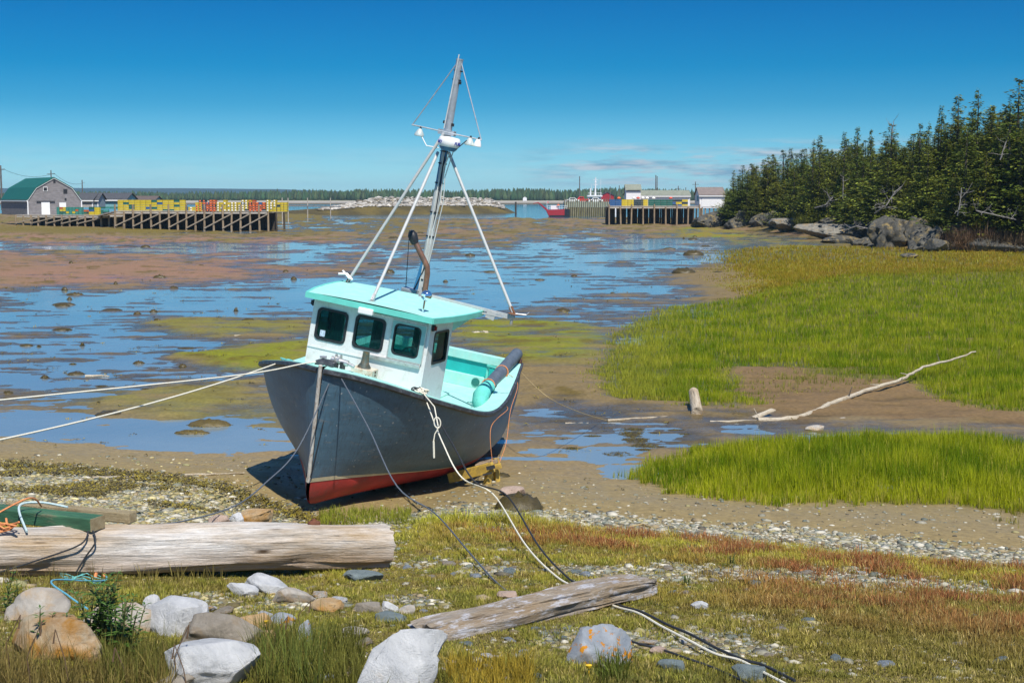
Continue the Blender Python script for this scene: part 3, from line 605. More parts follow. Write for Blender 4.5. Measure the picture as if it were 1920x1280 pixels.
m_.build('line_tangle',M_brope,boat,True)
MB().bar((-.05,.36,1.93),(.12,.02,1.97),.05,.05).build('fairlead',M_black,boat)
# rope coils on the port rail and starboard bow
def tangle(name,c,r,k,mt,seed,par):
    rr=random.Random(seed); m=MB()
    for i in range(k):
        a0=rr.uniform(0,6.3); q=rr.uniform(.5,1)*r; tl=Vector((rr.uniform(-.4,.4),rr.uniform(-.4,.4),1)).normalized(); e1=tl.orthogonal().normalized(); e2=tl.cross(e1); cc_=Vector(c)+Vector((rr.uniform(-.4,.4)*r,rr.uniform(-.4,.4)*r,rr.uniform(0,.6)*r))
        m.tube([cc_+(e1*math.cos(a0+j*.7)+e2*math.sin(a0+j*.7))*q for j in range(8)],.014,5)
    return m.build(name,mt,par,True)
tangle('rope_hitch',(-1.07,1.44,1.80),.10,7,M_wrope,3,boat); tangle('rope_hitch',(-1.12,1.36,1.79),.09,5,M_brope,4,boat)
tangle('rope_coil',(-1.0,-1.15,1.79),.10,6,M_trope,5,boat); tangle('rope_coil',(-1.75,-1.25,1.66),.09,5,M_tan,6,boat)
# exhaust pipe lying on the port quarter
pp=MB().tube([(-5.0,1.625,1.27),(-6.5,1.60,1.51),(-7.98,1.565,1.755)],.135,20).build('deck_pipe',M_greyp,boat,True)
MB().tube([(-5.45,1.63,1.345),(-5.15,1.63,1.29),(-4.92,1.64,1.23),(-4.76,1.68,1.12),(-4.70,1.76,.99),(-4.70,1.80,.84)],[.148,.165,.175,.17,.145,.13],18).build('pipe_sleeve',mat('turquoise_cloth',(.12,.58,.50),.7,var=.15,scale=6,bmp=.6,bd=.03),pp,True)
m_=MB()
for x,z in ((-5.5,1.355),(-6.55,1.52)):
    m_.tube([(x-.02*math.cos(a),1.61+.142*math.sin(a),z+.142*math.cos(a)) for a in np.linspace(0,6.28,22)],.014,6)
m_.build('pipe_lashing',M_orope,pp,True)
MB().box((-7.95,1.66,1.60),(.12,.1,.14)).build('stern_block',mat('brown_block',(.14,.06,.04),.7),boat,bevel=.02)
m_=MB()
for i in range(4): m_.tube([(-5.9-.2*i+.12*math.cos(a+i),1.25+.12*math.sin(a)+.05*i,.83+.01*i) for a in np.linspace(0,5,14)],.01,5)
m_.tube([(-6.9,1.75,1.47),(-6.6,1.55,1.1),(-6.4,1.4,.9),(-5.6,1.3,.83)],.009,5).tube([(-6.2,1.8,1.42),(-5.9,1.5,1.1),(-6.4,1.2,.83)],.009,5); m_.build('deck_line',M_trope,boat,True)
# ------------------------------------------------------------------ mooring lines
def tz(x,y): return float(base(x,y))
def rope(name,pts,r,mt,label,sag=0,group=None,n=40,cat='rope'):
    P=[Vector(p) for p in pts]; out=[]
    if len(P)==2:
        for i in range(n+1):
            t=i/n; q=P[0].lerp(P[1],t); q.z-=sag*4*t*(1-t); out.append(q)
    else:
        for i in range(len(P)-1):   # catmull-rom
            p0=P[max(i-1,0)];p1=P[i];p2=P[i+1];p3=P[min(i+2,len(P)-1)]; k=max(3,n//(len(P)-1))
            for j in range(k):
                t=j/k; out.append(.5*((2*p1)+(p2-p0)*t+(2*p0-5*p1+4*p2-p3)*t*t+(-p0+3*p1-3*p2+p3)*t**3))
        out.append(P[-1])
    o=MB().tube(out,r,6).build(name,mt,None,True); return tag(o,label,cat,group)
rope('mooring_rope',[bw((-1.0,-1.20,1.82)),at(-90,843,16.0)],.013,M_wrope,'steeper of two pale ropes, from the teal coil on the bow rail to the left',.10)
rope('mooring_rope',[bw((-.06,-.12,2.15)),bw((.36,-.30,2.12)),at(440,704,22.3),at(-90,759,17.0)],.013,M_wrope,'flatter of two pale ropes, from the stem block to the left')
gl=at(268,986,20.0)
rope('mooring_rope',[bw((.05,.16,2.05)),at(560,838,23.6),at(500,903,22.4),at(440,948,21.4),at(350,975,20.6),gl],.012,M_grope,'slate rope sagging from the bow winch to the beams on the big log')
rope('mooring_line',[bw((.06,.18,2.02)),bw((.12,.06,.12))],.010,M_brope,'thin black line stretched from the bow winch down to the foot of the stem')
rope('mooring_rope',[bw((.05,.24,2.02)),at(690,800,23.2),at(745,912,21.9),G(815,995,.28),G(880,1052,.12),G(930,1095,.03),G(972,1122,.0)],.012,M_grope,'slate rope from the bow winch down to the turf behind the grey plank log')
ph=bw((-1.06,1.50,1.78))
rope('mooring_rope',[ph,bw((-1.05,1.60,1.62)),at(830,830,23.0),at(866,895,22.0),G(925,978,.45),G(985,1042,.16),G(1040,1085,.05),G(1085,1108,.03),G(1150,1138,.02),G(1195,1160,.07),G(1240,1184,.06),G(1290,1212,.07),G(1340,1236,.06),G(1385,1250,.07),G(1420,1268,.07),G(1480,1300,.07)],.012,M_wrope,'white rope from the port rail hitch under the plank log and across the turf',n=140)
rope('mooring_rope',[ph,bw((-1.12,1.62,1.6)),at(850,835,23.2),at(890,902,22.2),G(950,980,.45),G(1010,1045,.16),G(1060,1087,.06),G(1092,1105,.04),G(1158,1136,.02),G(1203,1160,.08),G(1250,1182,.07),G(1296,1204,.08),G(1346,1229,.07),G(1395,1252,.08),G(1430,1262,.08),G(1490,1292,.08)],.014,M_brope,'black rope beside the white one from the port rail under the plank log',n=140)
rope('ground_rope',[G(1150,1196,.03),G(1200,1216,.05),G(1245,1228,.05),G(1290,1246,.06),G(1340,1262,.05),G(1400,1290,.05)],.011,M_brope,'black rope lying in the turf right of the lichen boulder',n=60)
m_=MB(); kp=at(822,802,23.4)
e1=Vector((1,0,.35)).normalized(); e2=Vector((-.2,0,1)).normalized()
m_.tube([kp+e1*(.055*math.sin(a))+e2*(.09-.09*math.cos(a)) for a in np.linspace(0,6.2,16)],.011,6).tube([kp,kp+Vector((-.06,0,-.10)),kp+Vector((-.08,-.02,-.22))],.010,6).tube([kp+Vector((-.08,-.02,-.22)),kp+Vector((-.075,-.02,-.5))],.017,8).tube([ph,ph.lerp(kp,.4)+Vector((.09,0,.0)),kp],.011,6)
tag(m_.build('rope_tail',M_wrope,None,True),'knotted loop and frayed tail of white rope hanging against the port bow','rope')
# orange lashings at the stern, tan line to the right
YB=bw((-4.6,2.2,1.2)).y
rope('orange_line',[bw((-4.75,1.95,1.14)),bw((-4.78,2.27,1.12)),at(921,800,27.6),at(923,866,27.4)],.006,M_orope,'thin orange line from the pipe sleeve straight down to the yellow prop')
rope('orange_line',[bw((-6.55,1.74,1.52)),bw((-6.5,2.02,1.35)),at(957,770,29.0),at(949,830,28.2),at(934,872,27.5)],.006,M_orope,'thin orange line looping from the middle of the grey pipe to the yellow prop')
rope('stern_line',[bw((-7.6,1.78,1.45)),at(1040,752,30),G(1140,790,.02),G(1215,800,.02)],.008,M_tan,'thin tan line from the stern corner to the mud on the right')
# yellow bilge prop
pr=thing('bilge_prop','yellow and grey timber prop lashed under the port quarter of the boat','prop',G(905,905))
def pz(px,py,Y): return at(px,py,Y)-pr.location
MB().bar(pz(842,896,27.6),pz(925,875,27.2),.10,.20).build('rail',M_yel,pr,bevel=.01)
MB().bar(pz(895,872,27.7),pz(934,862,27.6),.32,.08).build('shelf_board',mat('grey_board',(.34,.26,.18),.8,var=.3,scale=8,dirt=(.1,.07,.04)),pr,bevel=.01)
MB().bar(pz(919,868,27.3),pz(913,912,27.25),.11,.12).build('leg',M_yel,pr,bevel=.01)
MB().bar(pz(929,858,27.6),pz(932,905,27.55),.10,.10).build('leg',M_yel,pr,bevel=.01)
MB().bar(pz(900,882,27.4),pz(940,872,27.4),.09,.10).build('crosspiece',M_yel,pr,bevel=.01)
m_=MB(); m_.bar(pz(912,878,27.1),pz(928,874,27.1),.03,.07); m_.bar(pz(905,890,27.1),pz(922,886,27.1),.03,.03)
m_.build('lashing',M_brope,pr)
# ------------------------------------------------------------------ driftwood and beams
def wood_mat(name,lo,mid,hi,warm,sc=1.0,rough=.8,axis=(1,9,9),paint=None):
    m,nt,bs=newmat(name); v=coords(nt,tuple(a*sc for a in axis)); n1=ntex(nt,v,1.6,8,.7,.5); c=ramp(nt,n1,[(.25,lo),(.45,mid),(.62,hi),(.8,mid)])
    v2=coords(nt,(.5*sc,1.6*sc,1.6*sc)); f=ramp(nt,ntex(nt,v2,1.7,5,.6),[(.48,(0,0,0)),(.68,(1,1,1))]); c=mixc(nt,f,c,mixc(nt,n1,tuple(x*.6 for x in warm),warm))
    vc=coords(nt,(.7*sc,14*sc,14*sc)); fk=ntex(nt,vc,2.3,6,.75,.3); ck=ramp(nt,fk,[(.34,(1,1,1)),(.42,(0,0,0))]); c=mixc(nt,ck,c,tuple(x*.25 for x in lo))
    vf=coords(nt,(1.6*sc,70*sc,70*sc)); ff_=ntex(nt,vf,1.5,4,.6,.2); c=mixc(nt,.32,c,ramp(nt,ff_,[(.3,tuple(x*.8 for x in lo)),(.6,hi)]),'OVERLAY' if False else 'MIX')
    if paint:
        v3=coords(nt,(1.5,5,5)); f=ramp(nt,ntex(nt,v3,2.2,7,.75),[(.52,(0,0,0)),(.6,(1,1,1))]); c=mixc(nt,f,c,paint)
    nt.links.new(c,bs.inputs['Base Color']); bs.inputs['Roughness'].default_value=rough; bs.inputs['Specular IOR Level'].default_value=.2
    bump(nt,bs,fk,1.0,.04); return m
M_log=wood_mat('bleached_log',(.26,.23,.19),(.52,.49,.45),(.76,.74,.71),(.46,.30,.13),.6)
nt=M_log.node_tree; bs=nt.nodes['Principled BSDF']; old=bs.inputs['Base Color'].links[0].from_socket; v=coords(nt,(.5,3,3)); sz=nd(nt,'ShaderNodeSeparateXYZ'); tcn=nd(nt,'ShaderNodeTexCoord'); nt.links.new(tcn.outputs['Object'],sz.inputs[0]); mr=nd(nt,'ShaderNodeMath',operation='MULTIPLY_ADD'); nt.links.new(ntex(nt,v,2,6,.7),mr.inputs[0]); mr.inputs[1].default_value=.45; nt.links.new(sz.outputs['Z'],mr.inputs[2]); f=ramp(nt,mr.outputs[0],[(.08,(.9,)*3),(.30,(0,0,0))]); c=mixc(nt,f,old,mixc(nt,.55,old,(.34,.19,.065))); vk=nd(nt,'ShaderNodeTexVoronoi'); vk.inputs['Scale'].default_value=1.0; nt.links.new(coords(nt,(1.1,4.5,4.5)),vk.inputs['Vector']); c=mixc(nt,ramp(nt,vk.outputs['Distance'],[(.07,(1,1,1)),(.13,(.35,)*3),(.16,(0,0,0))]),c,(.07,.045,.025)); nt.links.new(c,bs.inputs['Base Color'])  # lower half browned: warm bounced light painted in, along with damp, less bleached wood
M_logb=wood_mat('lower_log',(.26,.20,.13),(.42,.34,.23),(.58,.52,.42),(.42,.26,.11),.6)
M_plank=wood_mat('weathered_plank',(.16,.13,.10),(.30,.25,.19),(.42,.38,.33),(.36,.24,.11),1.2,paint=(.50,.50,.53))
M_twig=wood_mat('bleached_stick',(.36,.30,.22),(.52,.45,.34),(.68,.62,.50),(.45,.33,.18),2)
M_green=mat('green_beam_paint',(.035,.12,.06),.7,var=.4,scale=5,stretch=(.6,3,3),dirt=(.24,.19,.12),dirt_amt=.35,dscale=4,bmp=.4,bd=.02)
M_cut=wood_mat('sawn_end',(.30,.23,.12),(.42,.34,.2),(.52,.44,.28),(.36,.25,.12),3)
def log_mesh(name,L,r0,r1,seed,nx=90,nn=48,squash=1.0,knob=.05,taper=None,jag=0,bend=0,flat=None):
    rr=np.random.default_rng(seed); V=[];F=[]
    for i in range(nx+1):
        t=i/nx; x=L*t; r=r0+(r1-r0)*t
        if taper is not None: r*=float(np.interp(t,*taper))
        for k in range(nn):
            a=2*math.pi*k/nn
            q=mnoise.fractal(Vector((x*.5,math.cos(a)*1.2+seed,math.sin(a)*1.2)),1,2,4)*knob*1.6+mnoise.fractal(Vector((x*.6,math.cos(a)*9+seed,math.sin(a)*9)),1,2,3)*knob*.45
            cx=math.cos(a);sz_=math.sin(a)
            if flat: sgn=lambda u_:math.copysign(abs(u_)**flat,u_); cx,sz_=sgn(cx),sgn(sz_)
            e=0
            if jag and (i<4 or i>nx-4): e=jag*mnoise.noise(Vector((cx*3,sz_*3,seed+i*.1)))*(1 if i<4 else -1)
            V.append((x+e,(r+q)*cx,(r+q)*sz_*squash+bend*math.sin(math.pi*t)))
    n=nn
    for i in range(nx):
        for k in range(n): F.append((i*n+k,i*n+(k+1)%n,(i+1)*n+(k+1)%n,(i+1)*n+k))
    m=MB(); m.add(V,F); 
    for e,ro_ in ((0,1),(nx,-1)):   # rough end caps
        c=[sum(V[e*n+k][d] for k in range(n))/n for d in range(3)]; b=len(m.v); rings=5
        pts=[];
        for q in range(1,rings):
            f=1-q/rings
            for k in range(n):
                p=V[e*n+k]; y=c[1]+(p[1]-c[1])*f; z=c[2]+(p[2]-c[2])*f; pts.append((p[0]*f+c[0]*(1-f)+.03*mnoise.noise(Vector((y*7,z*7,seed)))*(1+jag*4),y,z))
        m.v+=pts; idx=lambda q,k:(e*n+k%n) if q==0 else b+(q-1)*n+k%n
        for q in range(rings-1):
            for k in range(n): m.f.append((idx(q,k),idx(q,k+1),idx(q+1,k+1),idx(q+1,k))); m.m.append(0)
        m.v.append(tuple(c)); ci=len(m.v)-1
        for k in range(n): m.f.append((idx(rings-1,k),idx(rings-1,k+1),ci)); m.m.append(0)
    return m.mesh(name,True)
def place_along(o,a,b):
    d=(b-a); x=d.normalized(); y=Vector((0,0,1)).cross(x).normalized(); z=x.cross(y)
    o.matrix_world=Matrix.Translation(a)@Matrix((x,y,z)).transposed().to_4x4(); return d.length
# big squared log: front bottom edge near y=1070
lb=G(722,1066); la=G(-420,1098); rb=.25
A=Vector((la.x,la.y+.26,la.z+rb-.0)); B=Vector((lb.x,lb.y+.24,lb.z+rb-.0))
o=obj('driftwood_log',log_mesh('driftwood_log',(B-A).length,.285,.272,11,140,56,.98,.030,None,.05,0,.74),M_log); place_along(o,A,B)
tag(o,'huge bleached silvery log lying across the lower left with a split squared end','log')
LOGX=(B-A).normalized()
def on_log(px,h=0.0):   # point on top of the log at picture column px
    t=np.linspace(0,1,400); best=None
    for q in t:
        p=A.lerp(B,q); c,s=math.cos(PITCH),math.sin(PITCH); z=p.z-CH; dd_=p.y*c-z*s; X=960+FPX*p.x/dd_
        if best is None or abs(X-px)<best[0]: best=(abs(X-px),p)
    return best[1]+Vector((0,0,rb+.02+h))
# painted green beam and pale beam lying on it
p1=on_log(188,.08)+Vector((0,-.10,0)); p0=p1+Vector((-2.6,1.1,.05))
gb_=thing('green_beam','flaking dark green painted beam lying on the big log, its end sawn off','beam',p1)
q=MB().box((-1.4,0,0),(2.8,.25,.155)).build('timber',M_green,gb_,bevel=.012); q2=MB().box((.003,0,0),(.012,.246,.151)).build('sawn_end',M_cut,gb_)
dr=(p1-p0).normalized(); gb_.rotation_euler=(0,0,math.atan2(dr.y,dr.x))
p2=on_log(244,.06)+Vector((0,.16,.03)); 
pb=tag(obj('pale_beam',MB().box((-.9,0,0),(1.8,.16,.13)).mesh('pale_beam',False,.014),M_cut,None,p2),'short weathered sawn beam poking out beside the green beam on the log','beam'); pb.rotation_euler=(0,0,math.atan2(dr.y,dr.x)+.06)
pt=on_log(183,-.02)+Vector((0,-.28,0))
def logface(px,py): return at(px,py,on_log(px).y-.30)
rope('lashing_rope',[on_log(178,.02)+Vector((0,-.22,0)),logface(150,1020)+Vector((0,-.03,0)),logface(60,1053),logface(-60,1090)],.010,M_brope,'black rope slanting left across the face of the big log')
rope('lashing_rope',[on_log(186,.02)+Vector((0,-.22,0)),logface(180,1015)+Vector((0,-.03,0)),logface(160,1044),logface(143,1072)],.010,M_brope,'short black rope running down the face of the big log below the beam end')
m_=MB()
for i in range(4):
    r_=random.Random(i); c=on_log(8,.06+.02*i)+Vector((0,-.15,0)); m_.tube([c+Vector((.17*math.sin(j*.9+i)+r_.uniform(-.1,.1),.09*math.cos(j*1.1+i*2),.04*math.sin(j*1.7+i))) for j in range(7)],.013,5)
tag(m_.build('rope_tangle',M_orope,None,True),'tangle of orange rope on the log beside the green beam','rope')
rope('orange_line',[on_log(-10,.16)+Vector((0,-.2,0)),on_log(50,.24)+Vector((0,.1,.1)),p1+Vector((-.75,.30,.14))],.011,M_orope,'orange line lying over the green beam')
rope('pale_rope',[on_log(66,.03)+Vector((0,-.25,0)),p1+Vector((-.98,.20,.16)),p1+Vector((-.8,.42,.16)),p1+Vector((-.45,.34,.12))],.014,mat('pale_blue_rope',(.45,.58,.6),.8,var=.2,scale=50),'pale blue rope looped over the green beam')
q=tag(MB().lathe([(0,0),(.06,0),(.085,.02),(.08,.05),(.03,.075),(.025,.09),(0,.09)],14,on_log(588,-.03)+Vector((0,.1,0))).build('iron_fitting',mat('rust_iron',(.16,.06,.03),.8,.2,var=.4,scale=12),None,True),'rusty iron fitting standing on top of the big log','fitting')
rope('blue_line',[G(150,1042,.02),G(200,1090,.03),G(100,1118,.18),G(130,1138,.12),G(165,1150,.05)],.010,mat('blue_line',(.10,.35,.48),.7,var=.2,scale=40),'thin blue line trailing over the white rocks at lower left')
rope('orange_scrap',[G(178,1084,.0),G(182,1080,.06),G(192,1079,.07),G(197,1083,.0)],.02,M_orope,'scrap of orange rope in the grass under the big log')
m_=MB()
for i in range(5): m_.tube([G(110+15*j+4*i,1080+3*i+4*math.sin(j+i),.03+.02*math.sin(j*2+i)) for j in range(6)],.007,5)
tag(m_.build('rope_tangle',M_trope,None,True),'pale teal rope tangle in the grass under the big log','rope')
# grey plank log in the middle
a_=G(790,1203); b_=G(1222,1118); a_.z+=.05; b_.z+=.10; a_.y+=.1; b_.y+=.12
o=obj('plank_log',log_mesh('plank_log',(b_-a_).length,.235,.20,5,110,52,.64,.05,([0,.04,.1,.5,.85,.95,1],[.80,.95,1,1.05,1.0,.85,.45]),.12,.015,.7),M_plank); place_along(o,a_,b_)
tag(o,'grey flat weathered driftwood plank log with a splintered lower edge on the turf','log')
# long crooked branch on the right, and short sticks
def branch(name,pts,r,label,cat='branch',group=None,twigs=0,mt=None,part=None):
    P=[]; 
    for i in range(len(pts)-1):
        for j in range(6): P.append(Vector(pts[i]).lerp(Vector(pts[i+1]),j/6)+Vector((random.uniform(-1,1),random.uniform(-1,1),random.uniform(-.6,.6)))*r*.35)
    P.append(Vector(pts[-1])); n_=len(P); rs=[max(.012,r*(1-.75*i/n_)) for i in range(n_)]
    m=MB().tube(P,rs,9)
    for k in range(twigs):
        i=random.randrange(n_//3,n_-2); d=Vector((random.uniform(-1,1),random.uniform(-1,1),random.uniform(.0,.7)))*.5; m.tube([P[i],P[i]+d*.5,P[i]+d],[rs[i]*.5,rs[i]*.35,.008],6)
    return tag(m.build(name,mt or M_twig,part,True),label,cat,group)
branch('driftwood_branch',[G(1420,790,.03),G(1490,788,.03),G(1530,774,.05),G(1560,762,.10),G(1620,745,.18),G(1690,730,.30),G(1730,716,.45),G(1790,704,.55),G(1828,697,.65)],.085,'long crooked bleached branch reaching up over the marsh grass',twigs=5)
branch('driftwood_stick',[G(1330,793,.02),G(1400,791,.03),G(1450,788,.03)],.04,'straight pale stick end to end with the long branch on the wet mud',twigs=1)
branch('driftwood_stick',[G(1140,790,.02),G(1220,785,.03),G(1298,781,.04)],.04,'pale stick running left from the short log stub')
branch('driftwood_stick',[G(1060,795,.02),G(1080,795,.02),G(1103,794,.02)],.03,'short stick at the left of the wet channel')
branch('driftwood_stick',[G(1470,785,.02),G(1520,772,.02),G(1600,752,.03),G(1680,738,.03)],.035,'dark thin stick lying just below the long branch',mt=mat('dark_stick',(.10,.075,.05),.9,var=.4,scale=9))
o=obj('driftwood_board',MB().box((0,0,0),(.75,.17,.05)).mesh('driftwood_board',False,.015),M_twig,None,G(1432,784,.12)); o.rotation_euler=(.1,-.2,.65); tag(o,'short pale board propped across the sticks on the wet mud','board')
s0=G(1307,781); o=obj('log_stub',log_mesh('log_stub',1.75,.155,.13,3,30,24,1,.012,None,.02),M_logb); place_along(o,s0+Vector((0,0,.10)),s0+Vector((.12,1.7,.42))); tag(o,'short pale log stub pointing out of the marsh grass','log')
branch('driftwood_stick',[G(345,893,.02),G(400,891,.03),G(458,888,.02)],.03,'pale stick on the shingle left of the boat shadow')
branch('driftwood_stick',[G(172,897,.02),G(260,896,.03),G(330,893,.02)],.025,'pale stick half under weed along the left tide line')
branch('driftwood_stick',[G(440,633,.03),G(470,631,.06),G(498,629,.04)],.07,'weathered stick on the green flat left of the cabin')
branch('driftwood_stick',[G(160,707,.02),G(190,706,.03),G(205,706,.02)],.05,'brown stick lying in the puddles at far left')
branch('driftwood_stick',[G(888,629,.04),G(896,628,.05),G(905,627,.04)],.16,'left of two short tan log ends right of the cabin')
branch('driftwood_stick',[G(906,629,.04),G(911,628,.05),G(916,627,.04)],.16,'right of two short tan log ends right of the cabin')
branch('driftwood_stick',[G(1180,990,.02),G(1205,985,.03),G(1228,992,.02)],.02,'thin curved brown twig on the shingle strip',mt=M_tan)
branch('driftwood_stick',[G(1105,1242,.03),G(1122,1251,.05),G(1142,1262,.03)],.035,'short pale split of wood below the lichen stone')
# ------------------------------------------------------------------ rocks
def rock_mat(name,lo,hi,stain,stamt,lichen=0,band=None,vein=.5):
    m,nt,bs=newmat(name); v=coords(nt); n1=ntex(nt,v,2.2,8,.7,.6); c=ramp(nt,n1,[(.3,lo),(.5,tuple((a+b)/2 for a,b in zip(lo,hi))),(.68,hi)])
    vv=coords(nt,(1.0,1.3,4.5)); vn=ntex(nt,vv,2.6,7,.75,1.2); c=mixc(nt,mixc(nt,1.0,ramp(nt,vn,[(.60,(0,0,0)),(.66,(1,1,1)),(.72,(0,0,0))]),(vein,)*3,'MULTIPLY'),c,tuple(x*.28 for x in lo))
    if stamt:
        f=ramp(nt,ntex(nt,v,1.3,6,.65,.5),[(.66-.32*stamt,(0,0,0)),(.74-.2*stamt,(1,1,1))]); st2=ramp(nt,ntex(nt,v,4,5),[(.3,tuple(x*.55 for x in stain)),(.7,stain)]); c=mixc(nt,f,c,st2)
    if lichen:
        f=ramp(nt,ntex(nt,v,10,5,.65,.3),[(.68-.1*lichen,(0,0,0)),(.70-.1*lichen,(1,1,1))]); c=mixc(nt,f,c,(.62,.26,.015))
    nt.links.new(c,bs.inputs['Base Color']); bs.inputs['Roughness'].default_value=.85; bs.inputs['Specular IOR Level'].default_value=.25
    bump(nt,bs,ntex(nt,v,5,11,.8,.5),.85,.09); return m
RM=dict(white=rock_mat('white_rock',(.42,.44,.46),(.74,.75,.75),(.58,.44,.28),.28,vein=.8),
 pale=rock_mat('pale_stained_rock',(.34,.31,.27),(.62,.59,.53),(.60,.37,.14),.6,vein=.7),
 ochre=rock_mat('ochre_rock',(.38,.31,.20),(.62,.55,.43),(.50,.24,.04),.85,vein=.6),
 tan=rock_mat('tan_rock',(.24,.21,.165),(.42,.38,.32),(.36,.25,.13),.45,vein=.6),
 blue=rock_mat('blue_grey_rock',(.16,.20,.24),(.40,.45,.50),(.36,.30,.22),.3),
 lichen=rock_mat('lichen_rock',(.22,.26,.31),(.48,.51,.54),(.46,.36,.24),.4,1.1),
 orange=rock_mat('orange_rock',(.42,.30,.16),(.60,.48,.32),(.55,.28,.06),.8),
 slate=rock_mat('slate_stone',(.12,.16,.17),(.26,.31,.31),(.3,.27,.2),.2,vein=.2),
 pink=rock_mat('pinkish_rock',(.38,.28,.22),(.55,.43,.36),(.45,.30,.2),.3))
def ico(sub):
    bm=bmesh.new(); bmesh.ops.create_icosphere(bm,subdivisions=sub,radius=1); V=np.array([v.co[:] for v in bm.verts]); F=np.array([[v.index for v in f.verts] for f in bm.faces]); bm.free(); return V,F
ICO={s:ico(s) for s in (1,2,3,4,5)}
def rock_mesh(name,size,seed,sub=4,planes=9,rough=.07,top=None,peak=None):
    r_=np.random.default_rng(seed); V,F=ICO[sub]; V=V.copy()
    for k in range(planes):
        n=r_.normal(size=3); n/=np.linalg.norm(n); 
        d=r_.uniform(.42,.80); s=V@n; V-=np.clip(s-d,0,None)[:,None]*n*.96
    if peak is not None:   # pull the summit sideways
        V[:,0]+=np.clip(V[:,2],0,None)*peak
    N=np.array([mnoise.fractal(Vector(v*1.5)+Vector((seed*3.1,0,0)),1,2,6) for v in V]); N2=np.array([mnoise.ridged_multi_fractal(Vector(v*2.2)+Vector((0,seed*1.7,0)),.9,2.1,5,1,2) for v in V])
    N3=np.array([mnoise.ridged_multi_fractal(Vector(v*5.5)+Vector((seed*.7,0,3)),.8,2.1,4,1,2) for v in V]); V=V*(1+(.028*(N3-1.0))[:,None])
    L=np.linalg.norm(V,axis=1,keepdims=True); V=V*(1+(N*rough*1.7+ (N2-1.0)*rough*1.0)[:,None])
    for k in range(planes+4):
        n=r_.normal(size=3); n/=np.linalg.norm(n); s=V@n; d=np.quantile(s,r_.uniform(.88,.975)); V-=np.clip(s-d,0,None)[:,None]*n*.9
    if top is not None: V[:,2]=np.where(V[:,2]>top,top+(V[:,2]-top)*.25,V[:,2])
    V=(V-(V.max(0)+V.min(0))/2)/((V.max(0)-V.min(0))/2); V=V*np.array(size); return mesh_np(name,V,F,None,True)
def rock(x0,y0,x1,y1,kind,label,seed,planes=9,top=None,peak=None,rough=.07,sub=4,group=None,name='rock',dep=.75,sink=.40,rz=0):
    """a rock whose picture box is x0..x1, y0..y1"""
    cx=(x0+x1)/2; g=G(cx,y1); Y=g.y; w=(x1-x0)/FPX*Y; 
    hh=(y1-y0)/FPX*Y; dpt=w*dep*.5; down=math.atan2(CH-g.z,Y); h=max(.35*hh,(hh-dpt*.9*math.sin(down))/math.cos(down))
    o=obj(name,rock_mesh(name,(w*.54,dpt,h*.5/(1-sink)*1.08),seed,sub,planes,rough,top,peak),RM[kind] if kind in RM else kind)
    o.location=(g.x,g.y+dpt*.80,g.z+h-h*.5/(1-sink)*1.08+.02); o.rotation_euler=(0,0,rz)
    return tag(o,label,'rock',group)
rock(-12,1105,116,1168,'pale','white rock with a tan face at the left edge behind the ochre boulder',21,rough=.05)
rock(2,1157,178,1240,'ochre','big ochre topped boulder at the lower left',22,planes=7,top=.62,rough=.05,sub=5)
rock(148,1130,222,1186,'pale','pale stained rock behind the leafy weeds',23)
rock(205,1131,282,1184,'pale','tan creased rock between two pale rocks',24,planes=12,rough=.1)
rock(262,1116,300,1150,'white','small upright white stone with a bump on top',25,planes=5)
rock(262,1122,382,1194,'white','grey white boulder with a dark right facet',26,planes=12,peak=.2,sub=5)
rock(328,1144,484,1222,'tan','big rounded tan grey boulder',27,planes=5,rough=.045,sub=5)
rock(306,1199,478,1292,'white','pointed white boulder at the bottom left',28,planes=11,peak=-.15,sub=5)
rock(424,1092,482,1118,'white','low white stone at the left of a white ridge',29)
rock(452,1078,538,1114,'white','low white ridge shaped rock in the turf below the big log',30,planes=12)
rock(508,1098,592,1132,'pale','cream coloured rock beside the white ridge',31)
rock(578,1127,642,1148,'orange','flat tan rock below the cream one',32,top=.5)
rock(664,1180,832,1305,'white','large white boulder in front of the plank log',33,planes=13,sub=5,rough=.1)
rock(1062,1174,1186,1248,'lichen','blue grey boulder with orange lichen on top',34,planes=10,sub=5)
rock(500,1152,552,1176,'lichen','flat grey stone with orange lichen',35,top=.5)
rock(553,1164,586,1204,'lichen','small upright stone with lichen on its right side',36)
rock(440,1150,506,1184,'orange','orange tan rock behind the tan boulder',37)
rock(466,1182,520,1206,'orange','small orange stone in the weeds',38)
rock(280,1266,360,1300,'tan','tan stone cut by the bottom edge',39)
rock(424,962,456,982,'white','small white stone just behind the big log',40,dep=.9)
rock(440,956,506,983,'orange','tan orange rock just behind the big log',41,dep=.8)
rock(388,966,428,984,'pink','pinkish stone just behind the big log',42)
rock(938,914,984,930,'pink','flat pinkish rock on the mud right of the boat',43,top=.3,dep=1)
rock(1510,798,1546,808,'pale','flat pale slab on the brown bank',44,top=.3)
rock(1572,783,1590,790,'pale','small white stone on the brown bank',45)
rock(1235,1240,1284,1262,'slate','flat slate stone near the bottom right',46,top=.35)
rock(1218,1214,1252,1228,'pink','pinkish stone above the flat slate',47,top=.4)
rock(1378,1250,1440,1276,'slate','slate cobble beside the ropes at the bottom',48,top=.4)
rock(1296,1128,1330,1142,'white','white stone right of the plank log end',49)
rock(702,1150,764,1168,'slate','flat greenish slate above the white boulder',50,top=.3)
rock(662,1132,716,1150,'tan','flat tan stone above the white boulder',51,top=.4)
rock(714,1130,746,1147,'white','small white round stone near the plank log',52)
rock(746,1136,778,1152,'pale','small pale stone near the splintered end of the plank log',53)
rock(932,1112,970,1124,'pink','flat pinkish stone behind the plank log',54,top=.4)
rock(640,1180,690,1196,'pale','flat pale stone left of the large white boulder',55,top=.4)
